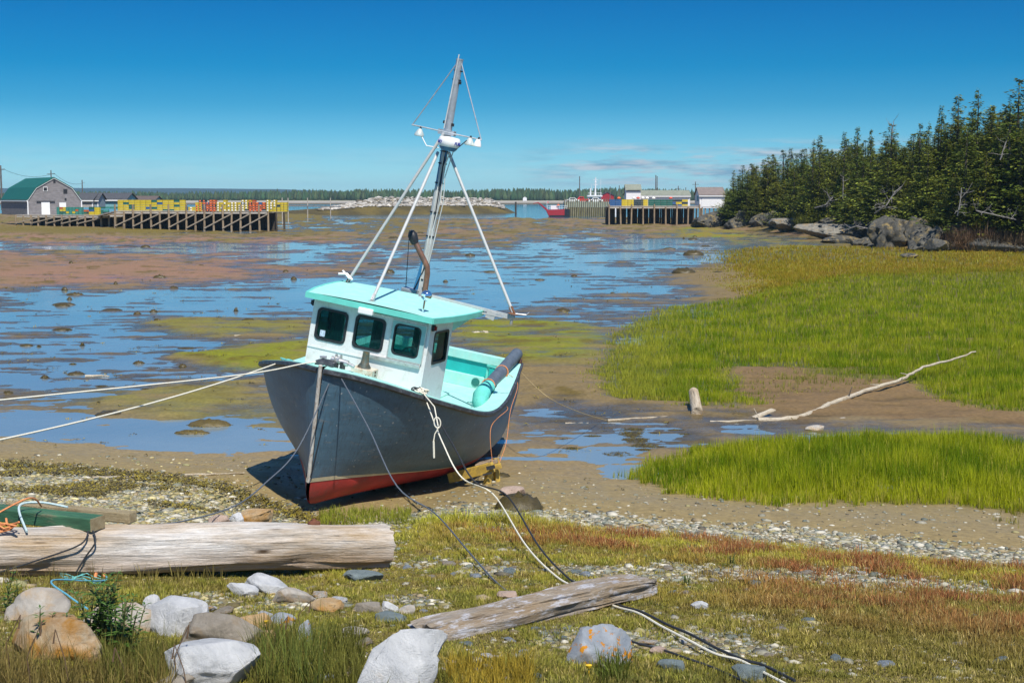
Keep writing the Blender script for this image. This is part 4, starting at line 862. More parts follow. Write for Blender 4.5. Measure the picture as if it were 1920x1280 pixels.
rock(640,1072,716,1090,'slate','cluster slab in the turf at the end of the big log',56,top=.35)
# cobbles in the turf: counted one by one
def pcol_mat(): return [RM['white'],RM['slate'],RM['pale'],RM['blue'],RM['tan']]
CB=[rock_mesh('cobble',(1,.8,.5),60+i,3,7,.06,.5) for i in range(8)]
for i,me in enumerate(CB): me.materials.append(pcol_mat()[(i*3+1)%5])
cr_=random.Random(5); ncb=0
while ncb<110:
    px=cr_.uniform(380,1900); py=cr_.uniform(1060,1275)
    g=G(px,py)
    if not (py>1195-.13*(1920-px)*0 or float(fbm(g.x,g.y,2.2,5,5.5))>.05): continue
    o=bpy.data.objects.new('cobble',CB[cr_.randrange(8)]); COL.objects.link(o); s=cr_.choice([.05,.06,.07,.09,.12])*.75; o.scale=(s*cr_.uniform(.8,1.5),s*cr_.uniform(.7,1.2),s*cr_.uniform(.6,1)); o.location=(g.x,g.y,g.z+s*.18); o.rotation_euler=(cr_.uniform(-.2,.2),cr_.uniform(-.2,.2),cr_.uniform(0,6.3))
    tag(o,'small loose cobble lying in the low turf of the foreground','cobble','cobbles scattered in the turf'); ncb+=1
# shingle: uncountable
def scatter_px(n,boxf,seed):
    r_=np.random.default_rng(seed); out=[]
    return r_
def stones_mesh(name,P,S_,cols,seed,sub=1):
    r_=np.random.default_rng(seed); V0,F0=ICO[sub]; n=len(P); nv=len(V0)
    J=1+r_.uniform(-.25,.25,(n,nv,1)); a=r_.uniform(0,6.28,n); ca,sa=np.cos(a),np.sin(a)
    sc=np.stack([S_*r_.uniform(.7,1.5,n),S_*r_.uniform(.6,1.1,n),S_*r_.uniform(.22,.5,n)],-1)
    Q=V0[None]*J*sc[:,None,:]; X=Q[...,0]*ca[:,None]-Q[...,1]*sa[:,None]; Y=Q[...,0]*sa[:,None]+Q[...,1]*ca[:,None]
    V=np.stack([X+P[:,0:1],Y+P[:,1:2],Q[...,2]+P[:,2:3]],-1).reshape(-1,3); F=(F0[None]+(np.arange(n)*nv)[:,None,None]).reshape(-1,3)
    return mesh_np(name,V,F,np.repeat(cols,nv,0))
M_shing=vcol_mat('shingle',.8,30,.25,.3,.01)
def ground_pts(n,seed,x0,x1,y0,y1):
    """points spread evenly over the ground seen in a picture box"""
    r_=np.random.default_rng(seed); a=G(960,y1).y; b=G(960,y0).y; Y=r_.uniform(min(a,b),max(a,b),n); px=r_.uniform(x0,x1,n); return (px-960)/FPX*Y,Y,r_
SC=.92*np.array([[.27,.26,.20],[.19,.20,.16],[.13,.145,.12],[.33,.31,.24],[.23,.185,.11],[.10,.09,.065],[.26,.23,.11],[.42,.40,.33]])
def toe_d(X,Y): return TOE(X)-Y
def nz(X,Y): return fbm(X,Y,2.2,5,5.5),fbm(X,Y,9,4,7.7)
def leftw(X): return ss(-1.0,-4,X)
r_=np.random.default_rng(77); n=190000; Y=r_.uniform(12.5,30,n); X=r_.uniform(-.40,.40,n)*Y; a1,a2=nz(X,Y); d=toe_d(X,Y); L=leftw(X)
dens=np.maximum(ss(-1.0,.3,d+.6*a1)*(1-ss(1.0,2.6,d+.9*a2-1.2*L)), 1.5*L*ss(-1.2,.2,d+.5*a1)*(1-ss(5.5,7.0,d+.6*a2)))
strip_=np.exp(-((d-np.interp(X,[-2,1,3,6],[9,6.3,4.6,4.0])+.6*a2)/.55)**2)*ss(.6,1.6,X)   # stony run right of the plank log
bald=ss(.10,.30,a1)*ss(1.5,3,d)
dens=np.maximum(np.maximum(dens,strip_*.95),bald*.5); dens=np.maximum(dens,.035*ss(-7,-2,d)); dens=dens*(1-.6*ss(.05,.3,fbm(X,Y,.8,3,6.6)))
k=r_.uniform(0,1,n)<dens; X,Y=X[k],Y[k]; n=len(X); S_=r_.lognormal(-3.72,.45,n)*np.where(toe_d(X,Y)>1.5,1.1,1.15); S_=np.clip(S_,.012,.11)
Z=mudheight(X,Y)+S_*.08; ci=r_.integers(0,8,n); cols=SC[ci]*r_.uniform(.85,1.5,(n,1)); cols=cols*(1+.05*leftw(X))[:,None]; yel=(leftw(X)>.5)&(r_.uniform(0,1,n)<.4); cols[yel]=cols[yel]*np.array([1.1,1.0,.62])
tag(obj('shingle',stones_mesh('shingle',np.stack([X,Y,Z],-1),S_,cols,3),M_shing),'grey and tan shingle along the foot of the turf bank','shingle',None,'stuff')
# ------------------------------------------------------------------ seaweed
M_weed=vcol_mat('seaweed',.45,20,.4,.5,.02,spec=.5)
def tuft_mesh(name,P,H_,Wd,cols,seed,nb=7,spread=.9,lean=.5,seg=2,curl=.5,tipcol=None,lmin=0):
    """blades: P base points, one plant each, nb blades"""
    r_=np.random.default_rng(seed); n=len(P)*nb; B=np.repeat(P,nb,0); h=np.repeat(H_,nb)*r_.uniform(.55,1.1,n); w=np.repeat(Wd,nb)*r_.uniform(.7,1.3,n)
    az=r_.uniform(0,6.283,n); ln=lmin+np.abs(r_.normal(0,lean,n)); B=B+np.stack([np.cos(az),np.sin(az),0*az],-1)*(r_.uniform(0,1,n)*np.repeat(H_,nb)*spread*.3)[:,None]
    dirx,diry=np.cos(az),np.sin(az); wx,wy=-np.sin(az+r_.uniform(-.8,.8,n)),np.cos(az)
    VV=[];m=seg+1
    for i in range(m):
        t=i/seg; out=h*t*np.sin(ln*(.4+curl*t)); up=h*t*np.cos(ln*(.4+curl*t)); wd=w*(1-t)**.6*.5 if i<seg else 0*w
        c=B+np.stack([dirx*out,diry*out,up],-1); o_=np.stack([wx*wd,wy*wd,0*wd],-1)
        if i<seg: VV+= [c-o_,c+o_]
        else: VV+=[c]
    V=np.stack(VV,1); nv=V.shape[1]; base_=(np.arange(n)*nv)[:,None]
    F=[]
    for i in range(seg-1): F+=[[2*i,2*i+1,2*i+3],[2*i,2*i+3,2*i+2]]
    F+=[[2*seg-2,2*seg-1,2*seg]]
    F=(np.array(F)[None]+base_[:,:,None]).reshape(-1,3); cc=np.repeat(cols,nb,0)*r_.uniform(.75,1.25,(n,1)); CC=np.repeat(cc[:,None,:],nv,1)
    if tipcol is not None: CC[:,-1,:]=CC[:,-1,:]*.4+np.repeat(tipcol,nb,0)*.6
    return mesh_np(name,V.reshape(-1,3),F,CC.reshape(-1,3))
def weed_pts(n,seed,boxes,size):
    r_=np.random.default_rng(seed); Ps=[]
    for (x0,y0,x1,y1),k in boxes:
        for _ in range(k):
            g=G(r_.uniform(x0,x1),r_.uniform(y0,y1)); Ps.append((g.x,g.y))
    return np.array(Ps)
WC=np.array([[.10,.075,.012],[.16,.125,.015],[.06,.045,.012],[.20,.16,.02]])
def weedclump(px,py,w,label,seed,h=.2,group=None,pile=False,yel=0):
    r_=np.random.default_rng(seed); g=G(px,py); rad=w/2/FPX*g.y; asp=rad*r_.uniform(.35,1.1) if not pile else rad; n=int(min(260,50+rad*90)) if not pile else 300
    a=r_.uniform(0,6.28,n); q=np.sqrt(r_.uniform(0,1,n)); X=g.x+rad*q*np.cos(a); Y=g.y+asp*q*np.sin(a)
    Z=np.array([float(base(x,y)) for x,y in zip(X,Y)])+.0+h*np.maximum(0,1-q**1.1)*(1 if pile else .75)
    P=np.stack([X,Y,Z],-1); cols=WC[r_.integers(0,4 if yel else 3,n)]*(1.5 if yel else 1)
    me=tuft_mesh('seaweed_clump',P,np.full(n,max(.07,rad*.13)),np.full(n,max(.022,rad*.045)),cols,seed,5,1.8,.5,2,.25,lmin=2.6); 
    # mound underneath
    V0,F0=ICO[3]; V=V0.copy(); V=V[:, :]*np.array([rad,asp,h]); V[:,2]*=(1+.3*np.sin(V0[:,0]*9+seed)*np.cos(V0[:,1]*8)); V+=np.array([g.x,g.y,float(base(g.x,g.y))-.02])
    old=np.array([v.co[:] for v in me.vertices]); of=np.array([p.vertices[:] for p in me.polygons]); oc=np.empty(len(old)*4,np.float32); me.color_attributes['Col'].data.foreach_get('color',oc); oc=oc.reshape(-1,4)[:,:3]
    bpy.data.meshes.remove(me); me=mesh_np('seaweed_clump',np.vstack([old,V]),np.vstack([of,F0+len(old)]),np.vstack([oc,np.repeat(WC[2:3]*(1.6 if yel else 1.0),len(V),0)]))
    return tag(obj('seaweed_clump',me,M_weed),label,'seaweed',group)
weedclump(972,952,92,'dark pointed heap of seaweed on the mud right of the bow',1,.26,pile=True)
weedclump(393,797,84,'yellow brown rockweed patch left of the boat',2,.16,yel=1)
weedclump(360,812,70,'lower part of the yellow brown rockweed patch left of the boat',3,.10,yel=1)
weedclump(208,777,60,'olive rockweed clump beside a small stream at left',4,.12)
weedclump(1282,512,46,'brown seaweed mound near the marsh edge',5,.4)
weedclump(1300,478,40,'brown seaweed mound farther out near the marsh edge',6,.45)
weedclump(935,893,46,'dark weed around the feet of the yellow prop',7,.10)
wr=random.Random(3)
for i in range(34): weedclump(wr.gauss(1200,90),wr.gauss(818,20),wr.uniform(14,60),'dark weed clot draped over the wet channel between the grass beds',300+i,wr.uniform(.01,.035),'weed clots in the wet channel')
wr=random.Random(9); nW=0
while nW<62:
    px=wr.uniform(0,1380); py=430+ (wr.random()**.8)*330
    if 470<px<1000 and py>560: continue
    if px>1080 and py>560: continue
    g=G(px,py); w=min(60,wr.lognormvariate(2.9,.6))
    weedclump(px,py,w,'low brown seaweed mound on the wet flats',100+nW,wr.uniform(.05,.13)*min(2.6,g.y/45),'seaweed mounds on the flats'); nW+=1
# loose weed fronds along tide lines
r_=np.random.default_rng(31); n=26000; Y=r_.uniform(22,120,n)**1.0; X=r_.uniform(-.40,.22,n)*Y; a1,a2=nz(X,Y); d=toe_d(X,Y)
g3=fbm(X,Y,1.1,4,21.); dens=ss(.12,.4,g3)*ss(-.1,.2,a1+.15)*ss(-1.5,-2.5,d)*.5*(1-ss(60,120,Y)); lw=leftw(X)*np.exp(-((d-.2+.5*a1)/.45)**2)*.9; lw2=leftw(X)*ss(.0,.25,a1)*ss(-.5,.5,d)*(1-ss(3,4,d))*.7
k=r_.uniform(0,1,n)<np.maximum(np.maximum(dens,lw),lw2); 
Y2=r_.uniform(22.5,29,16000); X2=r_.uniform(-.40,-.12,16000)*Y2; b1,b2=nz(X2,Y2); d2=toe_d(X2,Y2); k2=r_.uniform(0,1,16000)<.75*np.maximum(np.exp(-((d2+.1+.5*b1)/.4)**2)*.8,ss(.02,.22,b1)*ss(-.5,.5,d2)*(1-ss(3,4,d2))*.6)
X=np.concatenate([X[k],X2[k2]]); Y=np.concatenate([Y[k],Y2[k2]]); n=len(X); Z=mudheight(X,Y)+.035
tag(obj('loose_seaweed',tuft_mesh('loose_seaweed',np.stack([X,Y,Z],-1),np.full(n,.075)*(1+Y/60),np.full(n,.022)*(1+Y/50),WC[r_.integers(0,4,n)]*1.25,8,4,2.2,.5,lmin=1.5),M_weed),'loose strands of brown seaweed along the tide line','seaweed',None,'stuff')
# ------------------------------------------------------------------ marsh grass
M_grass=vcol_mat('marsh_blades',.65,1.5,.18,0,trans=.38,spec=.08)
def grassbed(name,poly,n,h,wd,seed,label,soft,wa,wsc,c1,c2,extra=None,colf=None):
    Wp=W(poly); r_=np.random.default_rng(seed); x0,y0=Wp.min(0)-1; x1,y1=Wp.max(0)+1
    # more blades where the bed is near
    Y=1/np.sqrt(r_.uniform(1/y1**2,1/y0**2,n)) if y1/y0>1.6 else r_.uniform(y0,y1,n)
    X=r_.uniform(x0,x1,n); a,b=warp(X,Y,wa,wsc); s=sdist(Wp,a,b); f=ss(-soft*1.6,soft,s+min(2.2,.95*max(1,soft/.3))*fbm(X,Y,.5,4,2.2)); 
    if extra is not None: f=f*extra(X,Y)
    k=(r_.uniform(0,1,n)<f)&(X<Y*.66+1); X,Y,s=X[k],Y[k],s[k]; n=len(X); Z=mudheight(X,Y)-.02
    edge=.45+.55*ss(-.1,1.6,s); hh=h*edge*(1+.6*fbm(X,Y,.9,4,4.4)); k2=r_.uniform(0,1,n)<(.30+.70*ss(-.30,.12,fbm(X,Y,.6,3,9.4))); X,Y,s,Z,hh=X[k2],Y[k2],s[k2],Z[k2],hh[k2]; n=len(X); v=ss(-.4,.4,fbm(X,Y,2.2,5,3.3)*1.3+r_.normal(0,.16,n)); cols=np.array(c1)*(1-v[:,None])+np.array(c2)*v[:,None]
    ye=r_.uniform(0,1,n)<.17*(1-.6*ss(0,1.2,s))+.10*(1-ss(0,.8,s)); cols[ye]=np.array([.48,.44,.08])
    if colf is not None: cols=colf(X,Y,cols,r_)
    wdt=np.full(n,wd)*np.maximum(1,Y/y0*.8)
    return tag(obj(name,tuft_mesh(name,np.stack([X,Y,Z],-1),hh,wdt,cols,seed,3,.5,.22,2,.8,tipcol=cols*np.array([1.25,1.15,.8])),M_grass),label,'grass',None,'stuff')
grassbed('marsh_grass',GR_NEAR,42000,.54,.013,41,'bright green marsh grass bed in front of the brown bank',.12,.25,1.2,(.14,.225,.008),(.37,.41,.018))
def farcol(X,Y,c,r_):
    px=960+FPX*X/Y; f=ss(70,150,Y+12*fbm(X,Y,9,3,5.)); lo=ss(34,26,Y)*ss(1500,1350,px); lo2=ss(1330,1180,px)
    c=c*(1-f[:,None])+np.array([.30,.24,.03])*f[:,None]; q=np.maximum(lo,lo2)*.55; return c*(1-q[:,None])+np.array([.38,.37,.06])*q[:,None]
Wb=W([(1360,690),(1480,690),(1700,715),(1760,752),(1800,775),(1500,795),(1440,770),(1410,745)])
grassbed('marsh_grass',GR_FAR,230000,.34,.013,42,'wide green salt meadow spreading back to the wooded headland',.25,.5,2.0,(.15,.24,.008),(.36,.395,.022),extra=lambda X,Y:1-.88*ss(-.3,.3,sdist(Wb,*warp(X,Y,.5,1.5))),colf=farcol)
grassbed('marsh_grass',TUFT,6500,.26,.013,43,'thin pale grass tufts dotted over the bare brown bank',.2,.5,1.0,(.22,.24,.03),(.30,.30,.06),extra=lambda X,Y:ss(-.08,.12,fbm(X,Y,.7,3,12.)))
grassbed('marsh_grass',[(1860,955),(1935,940),(2000,960),(2000,1000),(1900,985)],1500,.30,.012,44,'olive grass tuft at the right edge beside the mud',.2,.2,1,(.14,.14,.02),(.22,.20,.03))
grassbed('meadow_fringe',[(1340,474),(1460,462),(1640,466),(1980,472),(1980,515),(1600,520),(1440,562),(1390,530)],75000,.35,.035,45,'olive and rust tinged meadow below the rocky headland',2,3,9,(.30,.27,.02),(.36,.25,.035))
# ------------------------------------------------------------------ turf of the foreground bank
M_turf=vcol_mat('turf_blades',.65,2,.2,0,trans=.25,spec=.15)
r_=np.random.default_rng(51); n=170000; Y=r_.uniform(11.6,25,n); X=r_.uniform(-.41,.42,n)*Y; a1,a2=nz(X,Y); d=toe_d(X,Y); L=leftw(X)
f=ss(.9,2.2,d+.9*a2-4.6*L); strip_=np.exp(-((d-np.interp(X,[-2,1,3,6],[9,6.3,4.6,4.0])+.6*a2)/.36)**2)*ss(.6,1.6,X); f=f*(1-.85*strip_)*(1-.72*ss(.10,.32,a1))
k=r_.uniform(0,1,n)<f; X,Y,d=X[k],Y[k],d[k]; a1,a2=a1[k],a2[k]; n=len(X)
c_=np.array([[.25,.225,.038]])*np.ones((n,1)); v=fbm(X,Y,.9,4,31.)
yg=np.array([.38,.36,.045]); red=np.array([.29,.12,.05]); brn=np.array([.27,.18,.055]); grn=np.array([.18,.185,.04])
def lerp(c,f,t): f=np.clip(f,0,1)[:,None]; return c*(1-f)+t*f
c_=lerp(c_,ss(-.1,.35,v)*.8,yg); v3=fbm(X,Y,.35,4,41.); c_=lerp(c_,ss(.02,.3,v3)*.7,np.array([.25,.17,.07])); c_=lerp(c_,ss(.05,.3,-v3)*.6,np.array([.12,.17,.045])); c_=lerp(c_,ss(4.5,2.4,d+.8*a2)*.8,yg)
redzone=np.maximum(ss(4.6,3.0,d+.7*a2)*ss(-1.6,-.4,X),ss(1.0,4.0,X)*ss(10.5,6.5,d)); c_=lerp(c_,redzone*ss(-.28,.22,v+r_.normal(0,.14,n)),red); c_=lerp(c_,ss(1,4,X)*ss(4,8,d)*.5,brn*.8); c_=lerp(c_,ss(6,9,d)*.55,grn)
c_=lerp(c_,(r_.uniform(0,1,n)<.12)*.8,np.array([.45,.37,.15]))
fr=ss(2.6,1.2,d)*ss(-3.9,-3.2,X)*ss(1.4,.4,X); c_=lerp(c_,fr*.8,np.array([.38,.42,.04]))
H_=(.035+.05*ss(-.2,.3,v)+.06*redzone+.10*fr)*r_.uniform(.7,1.3,n); Z=mudheight(X,Y)-.008
tag(obj('turf',tuft_mesh('turf',np.stack([X,Y,Z],-1),H_,np.full(n,.011),c_*np.exp(r_.normal(0,.28,(n,1))),52,6,2.4,.95,2,.7,tipcol=c_*np.array([1.35,1.2,1.0])),M_turf),'low green and rust red salt turf over the foreground bank','turf',None,'stuff')
# longer grass along the bottom
r_=np.random.default_rng(61); P=[];Hh=[];Cc=[]
for (x0,y0,x1,y1,k,h,c) in [(-40,1258,330,1310,260,.34,(.19,.15,.045)),(190,1225,330,1300,220,.36,(.14,.14,.03)),(470,1195,680,1300,420,.34,(.15,.15,.03)),(480,1220,600,1300,60,.60,(.12,.15,.03)),(840,1245,1000,1310,260,.22,(.33,.24,.03)),(1120,1245,1180,1285,50,.26,(.10,.13,.02)),(-40,1240,60,1300,50,.45,(.20,.15,.05)),(480,1190,520,1300,40,.40,(.2,.16,.05)),(700,1262,860,1310,110,.2,(.16,.16,.03)),(1000,1255,1500,1310,260,.15,(.14,.14,.035)),(-40,1085,420,1110,90,.24,(.18,.15,.04)),(600,958,770,985,420,.17,(.25,.27,.03))]:
    for _ in range(k):
        g=G(r_.uniform(x0,x1),r_.uniform(y0,y1)); P.append(g[:]); Hh.append(h*r_.uniform(.5,1.15)); Cc.append(np.array(c)*r_.uniform(.7,1.3))
tag(obj('tall_grass',tuft_mesh('tall_grass',np.array(P),np.array(Hh),np.full(len(P),.008),np.array(Cc),62,6,.5,.38,3,.9),M_turf),'longer straw and green grass along the bottom edge','grass',None,'stuff')
def weedplant(px,py,h,nst,seed,label,col=(.06,.13,.018)):
    r_=random.Random(seed); g=G(px,py); m=MB(); root=thing('leafy_weed',label,'plant',g)
    ms=MB()
    for s_ in range(nst):
        a=r_.uniform(0,6.28); ln=r_.uniform(.05,.5); hh=h*r_.uniform(.6,1.1); bx,by=r_.uniform(-.2,.2)*h,r_.uniform(-.2,.2)*h
        pts=[Vector((bx+math.cos(a)*ln*hh*t*t*.6,by+math.sin(a)*ln*hh*t*t*.6,hh*t)) for t in np.linspace(0,1,7)]; ms.tube(pts,[.006]*6+[.003],5)
        for i in range(1,7):
            for q in range(4):
                b=a+q*1.57+i*.8+r_.uniform(-.3,.3); L=h*.25*r_.uniform(.7,1.2)*(1.05-i*.09); d=Vector((math.cos(b),math.sin(b),r_.uniform(.1,.7))).normalized(); sd_=d.cross(Vector((0,0,1))).normalized()*L*.17; p=pts[i]
                m.add([p,p+d*L*.5-sd_,p+d*L+Vector((0,0,-.15*L)),p+d*L*.5+sd_],[(0,1,2,3)])
    m.build('foliage',mat('weed_leaf',col,.5,var=.35,scale=9,bmp=0),root); ms.build('stem',mat('weed_stem',(.10,.12,.03),.6,bmp=0),root,True); return root
weedplant(192,1226,.66,18,1,'bushy dark green leafy weed between the ochre boulder and the pale rocks')
weedplant(228,1240,.56,12,2,'dark green leafy weed in front of the grey white boulder')
weedplant(90,1230,.45,4,3,'slim leafy weed growing before the ochre boulder'); weedplant(30,1150,.40,4,4,'leafy weed before the white rock at the left edge'); weedplant(35,1003,.20,4,5,'small green plant growing on the big log',(.12,.17,.03))
weedplant(722,1062+0,.10,3,6,'tiny green sprig at the end of the big log',(.12,.17,.03))
weedplant(1288,1098,.14,6,7,'small fresh green rosette right of the plank log',(.10,.2,.02)); weedplant(1372,1060,.16,5,8,'dark green herb in the rust red turf',(.05,.10,.02))
m_=MB()
for i,(px,py,h) in enumerate([(335,1290,.55),(352,1300,.42),(60,1300,.6),(130,1290,.5),(20,1260,.5),(240,1290,.35),(520,1235,.4),(255,1180,.3),(565,1180,.3)]):
    g=G(px,py); m_=MB().tube([g,g+Vector((-.03,0,h*.5)),g+Vector((-.10*(1 if i%2 else -1),0,h))],[.006,.005,.004],5).tube([g+Vector((-.10*(1 if i%2 else -1),0,h))+Vector((-.02,0,-.12)),g+Vector((-.10*(1 if i%2 else -1),0,h))],[.008,.004],6)
    tag(m_.build('dry_stalk',mat('dry_stalk',(.13,.08,.045),.9,var=.3,scale=20),None,True),'brown dead plant stalk leaning among the bottom left grass','plant','dead stalks in the grass')
for i,(px,py) in enumerate([(1104,1272),(500,1186)]):
    g=G(px,py); m_=MB().tube([g,g+Vector((0,0,.10))],.005,5).lathe([(0,.10),(.02,.10),(.03,.125),(.012,.13),(0,.13)],9,g); tag(m_.build('yellow_flower',mat('flower_yellow',(.75,.48,.02),.6,var=.1,bmp=0),None,True),['yellow flower at the bottom below the lichen boulder','yellow flower beside the small orange stone'][i],'flower')
# ------------------------------------------------------------------ headland: rocks and spruces
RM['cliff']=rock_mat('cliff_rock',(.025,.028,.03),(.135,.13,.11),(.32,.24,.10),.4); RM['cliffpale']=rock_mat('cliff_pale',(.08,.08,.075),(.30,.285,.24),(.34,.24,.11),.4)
def outcrop(x0,y0,x1,y1,kind,label,seed,dep=.9,peak=None,rough=.28,planes=14,rz=0):
    y0=y0+.03*(y1-y0); return rock(x0,y0,x1,y1,kind,label,seed,planes,None,peak,rough,5,None,'rock_outcrop',dep,.22,rz)
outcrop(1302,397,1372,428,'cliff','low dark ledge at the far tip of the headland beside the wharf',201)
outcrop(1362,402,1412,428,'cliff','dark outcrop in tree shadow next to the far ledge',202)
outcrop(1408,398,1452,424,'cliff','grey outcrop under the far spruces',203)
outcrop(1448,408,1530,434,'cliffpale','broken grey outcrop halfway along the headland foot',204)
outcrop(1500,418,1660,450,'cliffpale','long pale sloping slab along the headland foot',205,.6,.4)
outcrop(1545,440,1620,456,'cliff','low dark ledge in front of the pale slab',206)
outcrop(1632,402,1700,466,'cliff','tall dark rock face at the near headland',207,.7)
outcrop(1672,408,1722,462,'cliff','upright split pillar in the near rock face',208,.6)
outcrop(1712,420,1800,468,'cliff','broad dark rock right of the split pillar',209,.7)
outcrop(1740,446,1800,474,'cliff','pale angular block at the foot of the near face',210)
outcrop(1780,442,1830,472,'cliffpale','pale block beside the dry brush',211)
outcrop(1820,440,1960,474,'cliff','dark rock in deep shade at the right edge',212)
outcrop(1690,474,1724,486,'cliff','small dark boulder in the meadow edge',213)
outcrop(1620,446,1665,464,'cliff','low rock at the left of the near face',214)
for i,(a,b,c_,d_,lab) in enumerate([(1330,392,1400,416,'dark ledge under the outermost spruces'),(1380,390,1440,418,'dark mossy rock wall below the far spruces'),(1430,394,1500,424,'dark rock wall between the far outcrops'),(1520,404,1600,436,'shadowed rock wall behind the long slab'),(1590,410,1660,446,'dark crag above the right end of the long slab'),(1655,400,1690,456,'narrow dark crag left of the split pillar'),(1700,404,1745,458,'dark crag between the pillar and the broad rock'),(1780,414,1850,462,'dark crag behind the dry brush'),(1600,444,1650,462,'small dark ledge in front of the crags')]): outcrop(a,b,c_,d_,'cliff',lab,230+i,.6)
# spruces
M_bark=mat('spruce_bark',(.11,.085,.065),.9,var=.4,scale=6,stretch=(2,2,.5),bmp=.5)
m,nt,bs=newmat('spruce_needles'); a=nd(nt,'ShaderNodeVertexColor',layer_name='Col'); oi=nd(nt,'ShaderNodeObjectInfo'); g=ramp(nt,oi.outputs['Random'],[(0,(.70,.85,.85)),(.5,(1,1,1)),(1,(1.25,1.08,.9))])
c=mixc(nt,1.0,a.outputs[0],g,'MULTIPLY'); nt.links.new(c,bs.inputs['Base Color']); bs.inputs['Roughness'].default_value=.65; bs.inputs['Specular IOR Level'].default_value=.2; M_needle=m
out=nt.nodes['Material Output']; tl=nd(nt,'ShaderNodeBsdfTranslucent'); nt.links.new(c,tl.inputs[0]); mx=nd(nt,'ShaderNodeMixShader'); mx.inputs[0].default_value=.25; nt.links.new(bs.outputs[0],mx.inputs[1]); nt.links.new(tl.outputs[0],mx.inputs[2]); nt.links.new(mx.outputs[0],out.inputs[0])
def spruce_meshes(seed,H_=10,wid=.23,bare=.0,gap=.15,top=1.0):
    r_=np.random.default_rng(seed); V=[];F=[];Cc=[]
    nw=int(H_*4.2)
    for i in range(nw):
        t=(i+r_.uniform())/nw
        if t<bare: continue
        z=H_*(.01+.985*t); L0=1.32*wid*H_*(1-t)**1.05*(.85+.15*min(1,t*6))+.05
        nb=r_.integers(5,9) if t<.9 else 4
        for b in range(nb):
            if r_.uniform()<gap: continue
            az=r_.uniform(0,6.283); L=L0*r_.uniform(.55,1.3); dro=r_.uniform(-.55,-.05) if t<.85 else r_.uniform(-.1,.5); zz=z+r_.uniform(-.2,.2)
            d=np.array([math.cos(az),math.sin(az),0]); s=np.array([-d[1],d[0],0]); shade=r_.uniform(.35,1.6)
            ns=max(3,int(L*6.0))
            for k in range(ns):
                q=(k+r_.uniform(.2,1.0))/ns; c0=np.array([0,0,zz])+d*L*q+np.array([0,0,dro*L*q+.42*L*q*q]); sp=.10+.30*L*(1-q*.75)
                for j in range(3):
                    p=c0+s*sp*r_.uniform(-1,1)+np.array([0,0,r_.uniform(-.16,.10)]); a2=az+r_.uniform(-1.0,1.0); dd_=np.array([math.cos(a2),math.sin(a2),r_.uniform(-.55,.45)]); sd2=np.array([-math.sin(a2),math.cos(a2),r_.uniform(-.5,.5)])
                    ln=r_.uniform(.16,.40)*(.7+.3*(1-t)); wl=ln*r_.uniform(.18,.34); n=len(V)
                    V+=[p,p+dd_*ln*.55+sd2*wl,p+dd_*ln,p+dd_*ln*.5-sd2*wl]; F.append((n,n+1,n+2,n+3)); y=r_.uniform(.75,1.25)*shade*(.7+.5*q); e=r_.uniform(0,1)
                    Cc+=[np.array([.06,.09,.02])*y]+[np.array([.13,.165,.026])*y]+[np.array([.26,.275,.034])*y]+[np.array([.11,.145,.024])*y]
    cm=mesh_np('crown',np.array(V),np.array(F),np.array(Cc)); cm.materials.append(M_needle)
    mt_=MB().tube([(0,0,-.6),(0,0,H_*.5),(0.03,0,H_*.985)],[.018*H_,.011*H_,.010],8)
    for i in range(14):
        z=r_.uniform(.05,.6)*H_; a=r_.uniform(0,6.28); L=wid*H_*.6*r_.uniform(.3,1); mt_.tube([(0,0,z),(math.cos(a)*L,math.sin(a)*L,z-.1*L)],[.03,.012],4)
    tm=mt_.mesh('trunk',True); tm.materials.append(M_bark); return cm,tm
SP=[spruce_meshes(1,10,.20,0,.06),spruce_meshes(2,10,.25,.03,.08),spruce_meshes(3,10,.17,.02,.08),spruce_meshes(4,10,.28,.06,.14,1.0),spruce_meshes(5,10,.22,.0,.20),spruce_meshes(6,10,.15,.04,.12)]
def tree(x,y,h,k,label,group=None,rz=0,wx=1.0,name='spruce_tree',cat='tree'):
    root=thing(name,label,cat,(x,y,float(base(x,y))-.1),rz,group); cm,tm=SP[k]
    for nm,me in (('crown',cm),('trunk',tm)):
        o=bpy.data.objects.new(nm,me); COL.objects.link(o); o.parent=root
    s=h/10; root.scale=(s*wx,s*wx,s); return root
tr_=random.Random(12)
PXL=[1340,1355,1370,1400,1440,1480,1520,1560,1610,1650,1690,1720,1760,1800,1850,1880,1920,2100]; PYL=[395,345,318,292,282,276,272,264,258,262,258,246,222,200,196,190,165,120]
def top_at(x,y): 
    px=960+FPX*x/y; return CH+(HOR-float(np.interp(px,PXL,PYL)))*y/FPX
spots=[]
tries=0
while len(spots)<285 and tries<14000:
    tries+=1
    y=tr_.uniform(150,292); xb=float(np.interp(y,XB_Y,XB_X)); x=xb+5.0+(tr_.random()**1.6)*34
    px=960+FPX*x/y
    if px>2130 or px<1352: continue
    if any((x-a)**2+(y-b)**2<(1.9 if x-xb<14 else 2.8)**2 for a,b in spots): continue
    spots.append((x,y))
for i,(x,y) in enumerate(spots):
    xb=float(np.interp(y,XB_Y,XB_X)); front=x-xb<8
    tz_=top_at(x,y)-float(base(x,y)); h=tz_*(tr_.uniform(.40,.85) if front else tr_.uniform(.66,1.0)); h=max(4.5,min(h,19))
    if front and tr_.random()<.35: h*=.7
    tree(x,y,h,tr_.choice([0,1,1,2,3,3,4]) ,'dark green spruce standing in the dense wood on the headland','spruces of the headland wood',tr_.uniform(0,6.3),tr_.uniform(1.15,1.75))
